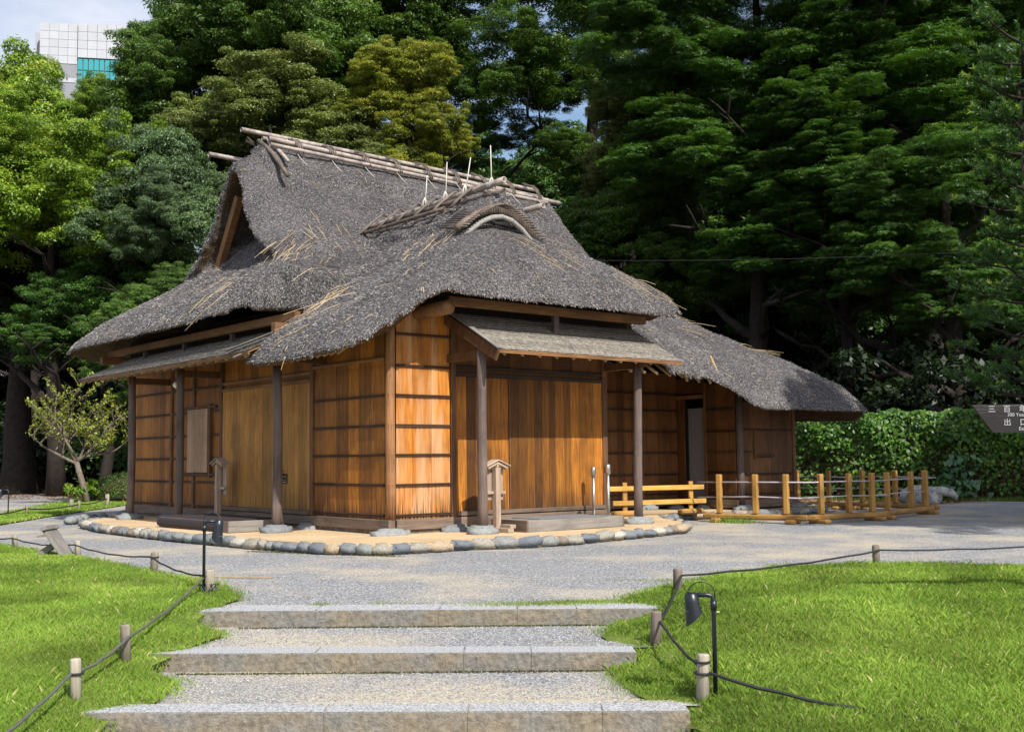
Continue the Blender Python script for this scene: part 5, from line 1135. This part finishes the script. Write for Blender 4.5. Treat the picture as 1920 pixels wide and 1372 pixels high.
# far row
for i, (x, y) in enumerate(((0, 52), (8.9, 55.4), (16, 50), (23.7, 51), (31.9, 48), (38, 44), (42, 37), (42, 31), (42.7, 25), (43, 18), (41.5, 11), (40, 4), (38, -3))):
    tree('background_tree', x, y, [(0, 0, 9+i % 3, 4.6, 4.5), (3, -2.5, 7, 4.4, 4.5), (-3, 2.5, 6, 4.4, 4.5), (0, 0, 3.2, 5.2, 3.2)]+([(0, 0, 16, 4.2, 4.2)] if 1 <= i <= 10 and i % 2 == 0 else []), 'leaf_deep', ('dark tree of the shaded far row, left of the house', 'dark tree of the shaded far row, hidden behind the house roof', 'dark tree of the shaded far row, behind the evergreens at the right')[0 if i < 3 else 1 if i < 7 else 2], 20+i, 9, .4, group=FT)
bank = [(-30, 52), (-8, 55), (4, 53), (16, 50), (27, 45), (36, 36), (40, 24), (41, 10), (41, -4), (44, -20)]  # opaque dark bank, added to block the bright gaps low between the trunks
Vk = []; Fk = []
for i, (x, y) in enumerate(bank):
    dx, dy = x-CAM.x, y-CAM.y; L_ = math.hypot(dx, dy); dx /= L_; dy /= L_
    for k_, (o_, z) in enumerate(((-2.5, -.3), (-1.2, 1.6), (0, 3.6), (2, 5.2), (6, 5.6), (14, -.3))): Vk.append((x+dx*o_, y+dy*o_, z+(.5*math.sin(i*2.3+k_) if 0 < k_ < 5 else 0)))
for i in range(len(bank)-1):
    for k_ in range(5): a = i*6+k_; Fk.append((a, a+6, a+7, a+1))
tag(link('backdrop_bank', mesh('backdrop_bank', Vk, Fk, True), M['soil']), kind='structure')
# understorey filling the ground behind the house and to its right
def thicket(name, pts, label, leaf, cat='shrubs', seed=1, n=30000, size=.14):
    rg = np.random.default_rng(seed); cs = []; rs = []
    for (x, y, z, r_, k) in pts:
        for _ in range(k): cs.append((x+rg.normal(0, r_*.7), y+rg.normal(0, r_*.7), max(.1, z*rg.uniform(.1, 1)))); rs.append(r_*rg.uniform(.35, .6))
    V, T = leaf_cloud(cs, rs, n, size, seed, 'leaf', .8, .5); return tag(link(name, npmesh(name, V, 4, {'tint': T}), M[leaf]), label, cat, None, 'stuff')
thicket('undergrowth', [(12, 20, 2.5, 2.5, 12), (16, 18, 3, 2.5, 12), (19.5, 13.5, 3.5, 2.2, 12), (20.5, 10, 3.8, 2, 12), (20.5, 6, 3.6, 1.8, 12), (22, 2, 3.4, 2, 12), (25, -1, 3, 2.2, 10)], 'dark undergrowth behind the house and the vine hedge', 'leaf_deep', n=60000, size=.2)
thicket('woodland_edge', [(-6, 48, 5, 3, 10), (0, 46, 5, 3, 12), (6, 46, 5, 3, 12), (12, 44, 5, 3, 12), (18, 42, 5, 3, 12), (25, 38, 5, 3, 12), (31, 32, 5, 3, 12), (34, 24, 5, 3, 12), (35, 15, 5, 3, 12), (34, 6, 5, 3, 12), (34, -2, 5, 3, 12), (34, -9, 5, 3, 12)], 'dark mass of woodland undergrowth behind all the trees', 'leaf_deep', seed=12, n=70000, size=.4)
thicket('undergrowth', [(9.5, 24, 1.6, 1.6, 10), (7.8, 23, 1.5, 1.3, 8), (2, 33, 1, 1.6, 6), (8.5, 29, 2.2, 2, 10), (12, 30, 3, 2.4, 10)], 'shaded ferns and shrubs left of the house', 'leaf_dark', seed=3, n=22000, size=.16)
# clipped azalea mound left of the house
bm = bmesh.new(); bmesh.ops.create_icosphere(bm, subdivisions=4, radius=1)
for v in bm.verts: v.co *= 1+.08*mnoise.noise(v.co*3)
me_ = bpy.data.meshes.new('mound_core'); bm.to_mesh(me_); bm.free()
mo = empty('clipped_shrub', (4.9, 20.2, -.1), 0, 'low rounded clipped shrub mound between the small tree and the house', 'shrub')
link('inner_mass', me_, M['soil'], mo, (0, 0, .1), None, (1.7, 1.5, .75))
rg = np.random.default_rng(4); k = 16000; d = rg.normal(size=(k, 3)); d /= np.linalg.norm(d, axis=1, keepdims=True); d[:, 2] = np.abs(d[:, 2]); c_ = d*np.array([1.75, 1.55, .80])*rg.uniform(.93, 1.03, (k, 1))+np.array([0, 0, .1])
n = d+rg.normal(0, .5, (k, 3)); a = np.cross(n, rg.normal(size=(k, 3))); a /= np.linalg.norm(a, axis=1, keepdims=True); b_ = np.cross(n, a); b_ /= np.linalg.norm(b_, axis=1, keepdims=True)
link('foliage', npmesh('foliage', np.stack([c_-a*.03, c_+b_*.015, c_+a*.03, c_-b_*.015], 1).reshape(-1, 3), 4, {'tint': rg.random(k)*.7}), M['leaf_mid'], mo)
thicket('leafy_plant', [(2.9, 19.3, .5, .35, 8)], 'bright leafy plant left of the clipped mound', 'leaf_bright', 'plant', 8, 1500, .10)

# small plum tree ---------------------------------------------------------------
def plum():
    t = empty('plum_tree', (2.77, 19.09, -.1), 0, 'small spreading tree with thin yellow-green leaves left of the house', 'tree')
    rd = random.Random(4); parts = []; tips = []
    def br(p, d, L, r_, lev):
        Q = [p]; d = d.normalized(); n_s = 5
        for j in range(n_s): 
            d = (d+Vector((rd.uniform(-.2, .2), rd.uniform(-.2, .2), rd.uniform(-.08, .16)))).normalized(); Q.append(Q[-1]+d*L/n_s)
        parts.append(tube_data(Q, [r_*(1-.55*j/n_s) for j in range(n_s+1)], 7 if lev < 2 else 5))
        if lev >= 3: tips.extend(Q[2:]); return
        for k_ in range((6, 5, 4)[lev]):
            j = 2+k_ % 4 if lev else 2+(k_ % 4); a = rd.uniform(0, 6.28); side = Vector((math.cos(a), math.sin(a), rd.uniform(.1, .7)))
            br(Q[min(j, n_s)], d*.5+side, L*rd.uniform(.55, .8), r_*.5, lev+1)
        if lev == 2: tips.extend(Q[3:])
    p0 = Vector((0, 0, 0)); p1 = Vector((-.12, .1, .55)); p2 = Vector((-.30, .18, 1.15))
    parts.append(tube_data([p0, p1, p2], [.12, .095, .08], 10))
    for d, L in (((-.9, .6, .55), 1.25), ((.7, -.7, .6), 1.35), ((-.3, .3, 1), 1.5), ((.35, -.1, .9), 1.3), ((-.6, .2, .9), 1.3), ((.9, -.3, .35), 1.1)): br(p2+Vector((0, 0, rd.uniform(-.1, .15))), Vector(d), L, .05, 1)
    V, F = join(parts); link('trunk', mesh('trunk', V, F, True), M['bark_plum'], t)
    cs = [tuple(q) for q in tips]; rg_ = np.random.default_rng(6); V, T = leaf_cloud(cs, [.10]*len(cs), 4200, .085, 6, 'leaf', .8, .55); link('crown', npmesh('crown', V, 4, {'tint': T}), M['leaf_plum'], t); t.scale = (.85, .85, .98)
plum()
# conifer reaching in from the right -------------------------------------------
def conifer():
    t = empty('podocarpus_tree', (11.0, -3.55, -.1), 0, 'needle-leaved conifer reaching into the picture from the right edge', 'tree')
    parts = [tube_data([(0, 0, 0), (.05, .1, 3), (0, .2, 7.5)], [.16, .12, .03], 8)]; Vv = []; Tt = []; rg_ = np.random.default_rng(3); rd = random.Random(3)
    for k_ in range(52):
        z = 1.9+k_*.125; a = 2.4*k_; L = rd.uniform(.9, 1.45)*(1.1 if z < 4.5 else .8); d = Vector((math.cos(a), math.sin(a), .15)); Q = [Vector((.03, .12, z))+d*L*u_+Vector((0, 0, -.12*u_+.28*u_*u_)) for u_ in (0, .35, .7, 1)]
        parts.append(tube_data(Q, [.035, .025, .016, .006], 5))
        for m_ in range(17):
            u_ = rd.uniform(.3, 1); c0 = Q[0].lerp(Q[3], u_)+Vector((rd.uniform(-.18, .18), rd.uniform(-.18, .18), rd.uniform(-.05, .12))); ax = (d+Vector((rd.uniform(-.8, .8), rd.uniform(-.8, .8), rd.uniform(0, .9)))).normalized(); l = rd.uniform(.18, .32)
            kk = 74; tt = rg_.random(kk); c = np.array(c0)+np.outer(tt*l, np.array(ax)); e = rg_.normal(size=(kk, 3)); e -= np.outer(e@np.array(ax), np.array(ax)); e /= np.linalg.norm(e, axis=1, keepdims=True); e = e*.8+np.array(ax)*.65
            tip = c+e*rg_.uniform(.06, .10, (kk, 1)); w_ = np.cross(e, rg_.normal(size=(kk, 3))); w_ /= np.linalg.norm(w_, axis=1, keepdims=True); w_ *= .009
            Vv.append(np.stack([c-w_, c+w_, tip], 1)); fresh = 1 if (m_ % 5 == 0) else 0; Tt.append(np.clip(tt*.4+rg_.random(kk)*.3+fresh*.45*tt, 0, 1))
    V, F = join(parts); link('trunk', mesh('trunk', V, F, True), M['bark'], t); link('needles', npmesh('needles', np.concatenate(Vv).reshape(-1, 3), 3, {'tint': np.concatenate(Tt)}), M['needle'], t)
    return t
cf = conifer()
# neighbours outside the picture that shade the gravel and the evergreens
tree('shade_tree', 9.6, -12.2, [(-1.2, .4, 9.0, 2.6, 2.2), (1.8, .8, 9.2, 3.2, 2.4), (5.5, 1.5, 9.3, 3.6, 2.6), (9, 2.5, 9.4, 3.6, 2.6)], 'leaf_dark', 'tree standing beyond the right edge that shades the gravel', 40, 10, .35)

# vine hedge ------------------------------------------------------------------
hp = [(14.8, 9.2), (15.9, 6.0), (16.4, 3.2), (17.3, 1.6), (19.0, .1), (22, -2.4)]
hd = empty('vine_hedge', (16.4, 3.2, -.12), 0, 'bamboo-stem hedge smothered in bright green vine leaves at the right', 'hedge')
hb = Vector(hd.location)
def hpos(u):
    L = [0]
    for a, b in zip(hp[:-1], hp[1:]): L.append(L[-1]+math.dist(a, b))
    q = u*L[-1]
    for i in range(len(hp)-1):
        if q <= L[i+1] or i == len(hp)-2:
            f_ = (q-L[i])/(L[i+1]-L[i]); a, b = hp[i], hp[i+1]; return Vector((a[0]+(b[0]-a[0])*f_, a[1]+(b[1]-a[1])*f_, 0))
random.seed(31)
sm_ = mesh('bamboo_stem', *tube_data([(0, 0, 0), (.02, .01, .7), (-.01, .03, 1.4), (.03, 0, 1.95)], [.013, .012, .010, .006], 6), True)
for k in range(150):
    p = hpos(random.random()); link('bamboo_stem', sm_, M['bamboor'] if random.random() < .3 else M['bambood'], hd, (p.x-hb.x+random.uniform(-.05, .25), p.y-hb.y+random.uniform(-.1, .1), 0), (random.uniform(-.06, .06), random.uniform(-.06, .06), random.uniform(0, 6)), (1, 1, random.uniform(.85, 1.1)))
Vb = []; Fb = []
for i, q in enumerate(hp): Vb += [(q[0]-hb.x+.45, q[1]-hb.y+.25, 0), (q[0]-hb.x+.45, q[1]-hb.y+.25, 1.75)]
for i in range(len(hp)-1): Fb.append((2*i, 2*i+2, 2*i+3, 2*i+1))
core = mesh('inner_mass', Vb, Fb); ob_ = link('inner_mass', core, M['leaf_deep'] if False else M['soil'], hd); mm_ = ob_.modifiers.new('t', 'SOLIDIFY'); mm_.thickness = .25
rg = np.random.default_rng(77); k = 27000; us = rg.random(k); HP = np.array([hpos(u) for u in np.linspace(0, 1, 400)]); P = HP[(us*399).astype(int)]; z = rg.random(k)
hang = .9+.35*np.sin(us*17)+.25*np.sin(us*41+1); hang = np.where(us > .62, hang+.35, hang)
zz = 2.05-np.where(rg.random(k) < .78, rg.random(k)**1.3*hang*1.15, rg.random(k)*2.0)+.07*np.sin(us*90)*np.sin(us*37); zz = np.maximum(zz, .05)
tt = rg.normal(0, .13, k); bul = .16*np.sin(us*60+zz*4)
dirn = np.array([-.86, -.5, 0]); top = np.clip((zz-1.7)/.35, 0, 1); C_ = P+dirn*(.12+bul[:, None]*.5+tt[:, None]*.6)-dirn*top[:, None]*.0+np.outer(rg.uniform(-.05, .9, k)*top, -dirn); C_[:, 2] = zz
n = dirn+np.array([0, 0, .7])+rg.normal(0, .33, (k, 3)); n /= np.linalg.norm(n, axis=1, keepdims=True); dn = np.array([0, 0, -1.])+rg.normal(0, .35, (k, 3)); a = dn-n*(dn*n).sum(1, keepdims=True); a /= np.linalg.norm(a, axis=1, keepdims=True); b = np.cross(n, a)
s_ = rg.uniform(.05, .095, k)[:, None]
# five-cornered heart-like leaf
V = np.stack([C_-a*s_*.35, C_-a*s_*.5+b*s_*.4, C_+b*s_*.5+a*s_*.1, C_+a*s_*.8, C_-b*s_*.5+a*s_*.1, C_-a*s_*.5-b*s_*.4], 1).reshape(-1, 3)-np.array(hb)
link('vine_leaves', npmesh('vine_leaves', V, 6, {'tint': np.clip(rg.normal(.5, .22, k), 0, 1)}), M['leaf_vine'], hd)
k = 30000; us = rg.random(k); P = HP[(us*399).astype(int)]; zz = rg.random(k)**.8*1.7; C_ = P+dirn*(rg.normal(.02, .10, k)[:, None]); C_[:, 2] = zz
a = rg.normal(0, 1, (k, 3)); a[:, 2] -= .5; a /= np.linalg.norm(a, axis=1, keepdims=True); b = np.cross(a, rg.normal(size=(k, 3))); b /= np.linalg.norm(b, axis=1, keepdims=True); l_ = rg.uniform(.07, .15, k)[:, None]
V = np.stack([C_, C_+a*l_*.4+b*.008, C_+a*l_, C_+a*l_*.4-b*.008], 1).reshape(-1, 3)-np.array(hb)
link('bamboo_leaves', npmesh('bamboo_leaves', V, 4, {'tint': rg.random(k)}), M['leaf_dry'], hd)
# big heart-leaved plant and small weeds at the hedge foot
bp = empty('broad_leaved_plant', (17.0, 1.35, -.12), 0, 'large heart-leaved plant growing at the foot of the vine hedge', 'plant')
Vl = [(0, 0, 0), (-.02, .035, .0), (.02, .06, -.006), (.075, .045, -.01), (.13, 0, -.03), (.075, -.045, -.01), (.02, -.06, -.006), (-.02, -.035, 0)]
lme = mesh('leaf', Vl, [(0, 2, 1), (0, 3, 2), (0, 4, 3), (0, 5, 4), (0, 6, 5), (0, 7, 6)])
lpm = plain('broad_leaf', (.035, .10, .035), .4, var=.5, spec=.5); random.seed(6)
for k in range(75): 
    a = random.uniform(0, 6.28); q = random.random(); link('leaf', lme, lpm, bp, (random.gauss(0, .28)-.15, random.gauss(0, .28), .15+.95*q), (random.uniform(-.4, .4), random.uniform(.3, 1.), math.atan2(-.64, -.77)+random.uniform(-.9, .9)), (1.15,)*3)
rg = np.random.default_rng(9); k = 5200; us = rg.uniform(.3, 1, k); P = HP[(us*399).astype(int)]+dirn*(rg.normal(.42, .13, k)[:, None]); tag(blades_at('weeds', P[:, :2], -.12, (.008, .016), (.03, .14), 5, tint=(.4, .3)), 'weeds and grass along the foot of the vine hedge', 'weeds')
# leaf litter
k = 5000; Pp = np.stack([rg.uniform(12.2, 17.5, k), rg.uniform(.8, 7.5, k)], 1); P2 = np.stack([rg.uniform(1, 9, k), rg.uniform(24.5, 34, k)], 1); P = np.concatenate([Pp, P2]); a = rg.uniform(0, 6.28, len(P)); l_ = rg.uniform(.03, .06, len(P))
e1 = np.stack([np.cos(a), np.sin(a), .2*np.sin(a*3)], 1)*l_[:, None]; e2 = np.stack([-np.sin(a), np.cos(a), .3*np.cos(a*5)], 1)*l_[:, None]*.5; C_ = np.stack([P[:, 0], P[:, 1], np.full(len(P), -.10)], 1)
o = link('leaf_litter', npmesh('leaf_litter', np.stack([C_-e1, C_+e2, C_+e1, C_-e2], 1).reshape(-1, 3), 4, {'tint': rg.random(len(P))}), attr_mat('litter', [(0, (.08, .03, .015)), (.6, (.22, .09, .04)), (1, (.4, .25, .12))], .8)); tag(o, 'fallen brown leaves on the ground behind the barriers and under the trees', 'leaves', None, 'stuff')
# weeds growing round the nearest barrier beam
k = 380; P = np.stack([rg.normal(6.62, .14, k), rg.normal(-.35, .22, k)], 1); tag(blades_at('weeds', P, -.12, (.006, .012), (.03, .16), 6, tint=(.3, .25)), 'tuft of weeds growing around the base of the nearest barrier', 'weeds')
k = 2600; q = rg.uniform(0, 1, k); P = np.stack([-1.78+.85*q+rg.normal(0, .05, k), .3-2.0*q+rg.normal(0, .05, k)], 1)-np.array([.10, .06]); P = P[rg.random(k) < .7]; tag(blades_at('moss_patch', P, -.12, (.005, .012), (.004, .02), 7, 'leaf_dry', (.55, .25)), 'yellow-green moss at the foot of the edging stones', 'moss')

# overhead wire ----------------------------------------------------------------
pts = [(5.5+(26-5.5)*u_, -1.0+(-14+1.)*u_, 4.75-.5*u_*(1-u_)*1.2+u_*.6) for u_ in np.linspace(0, 1, 12)]
pts = [(5.6, 2.6, 4.6)]+[(5.6+(14-5.6)*u_, 2.6+(-9.0)*u_, 4.6-.35*u_*(1-u_)*2+.15*u_) for u_ in np.linspace(.1, 1, 9)]
tag(tube('overhead_wire', pts, .0035, M['rope'], None, 5), 'thin wire stretched from the roof out past the right edge', 'wire')

# office tower far left ----------------------------------------------------------
bt = empty('office_tower', (0, 0, 0), 0, 'white-panelled office tower with teal windows above the trees at the left', 'building')
ub = Vector((.8716, -.4903, 0)); nb = Vector((-.4903, -.8716, 0)); org = Vector((35.1, 131.1, 0)); ztop = 56.4
bt.location = org; bt.rotation_euler = (0, 0, math.atan2(ub.y, ub.x))
wp = plain('white_panel', (.42, .44, .48), .6, var=.05, nscale=1, namt=.04); jt = plain('panel_joint', (.24, .25, .28), .7); tg, nt_g, b_g = newmat('teal_glass', .15, .8); b_g.inputs['Base Color'].default_value = (.03, .30, .33, 1)
box('tower_core', (.1, .06, 0), (16, 14, ztop-.1), jt, bt, 0)
box('side_wing', (-1.0, 2.0, 0), (.2, 13, ztop-.6), plain('side_wall', (.36, .38, .42), .7), bt, 0)
def panels(x0, x1, z1, z0, nx_, nz_, y=.0):
    w = (x1-x0)/nx_; h = (z1-z0)/nz_
    for i in range(nx_):
        for j in range(nz_): box('panel', (x0+i*w+.02, y, z0+j*h+.02), (x0+(i+1)*w-.02, y+.45, z0+(j+1)*h-.02), wp, bt, 0)
panels(0, 4.5, ztop, ztop-5.2, 4, 5); panels(4.6, 15, ztop+.1, ztop-4.4, 9, 4, -.3); panels(0, 1.6, ztop-5.2, ztop-12, 1, 6); panels(1.6, 4.5, ztop-7.0, ztop-7.6, 1, 1)
def panes(x0, x1, z1, z0, nx_, nz_, y=.02):
    w = (x1-x0)/nx_; h = (z1-z0)/nz_
    for i in range(nx_):
        for j in range(nz_): box('window_pane', (x0+i*w+.06, y+.05, z0+j*h+.06), (x0+(i+1)*w-.06, y+.2, z0+(j+1)*h-.06), tg, bt, 0)
panes(1.6, 4.5, ztop-5.3, ztop-6.9, 5, 1); panes(1.6, 4.5, ztop-7.7, ztop-12, 5, 3); panes(4.6, 15, ztop-4.5, ztop-12, 16, 5, -.28)
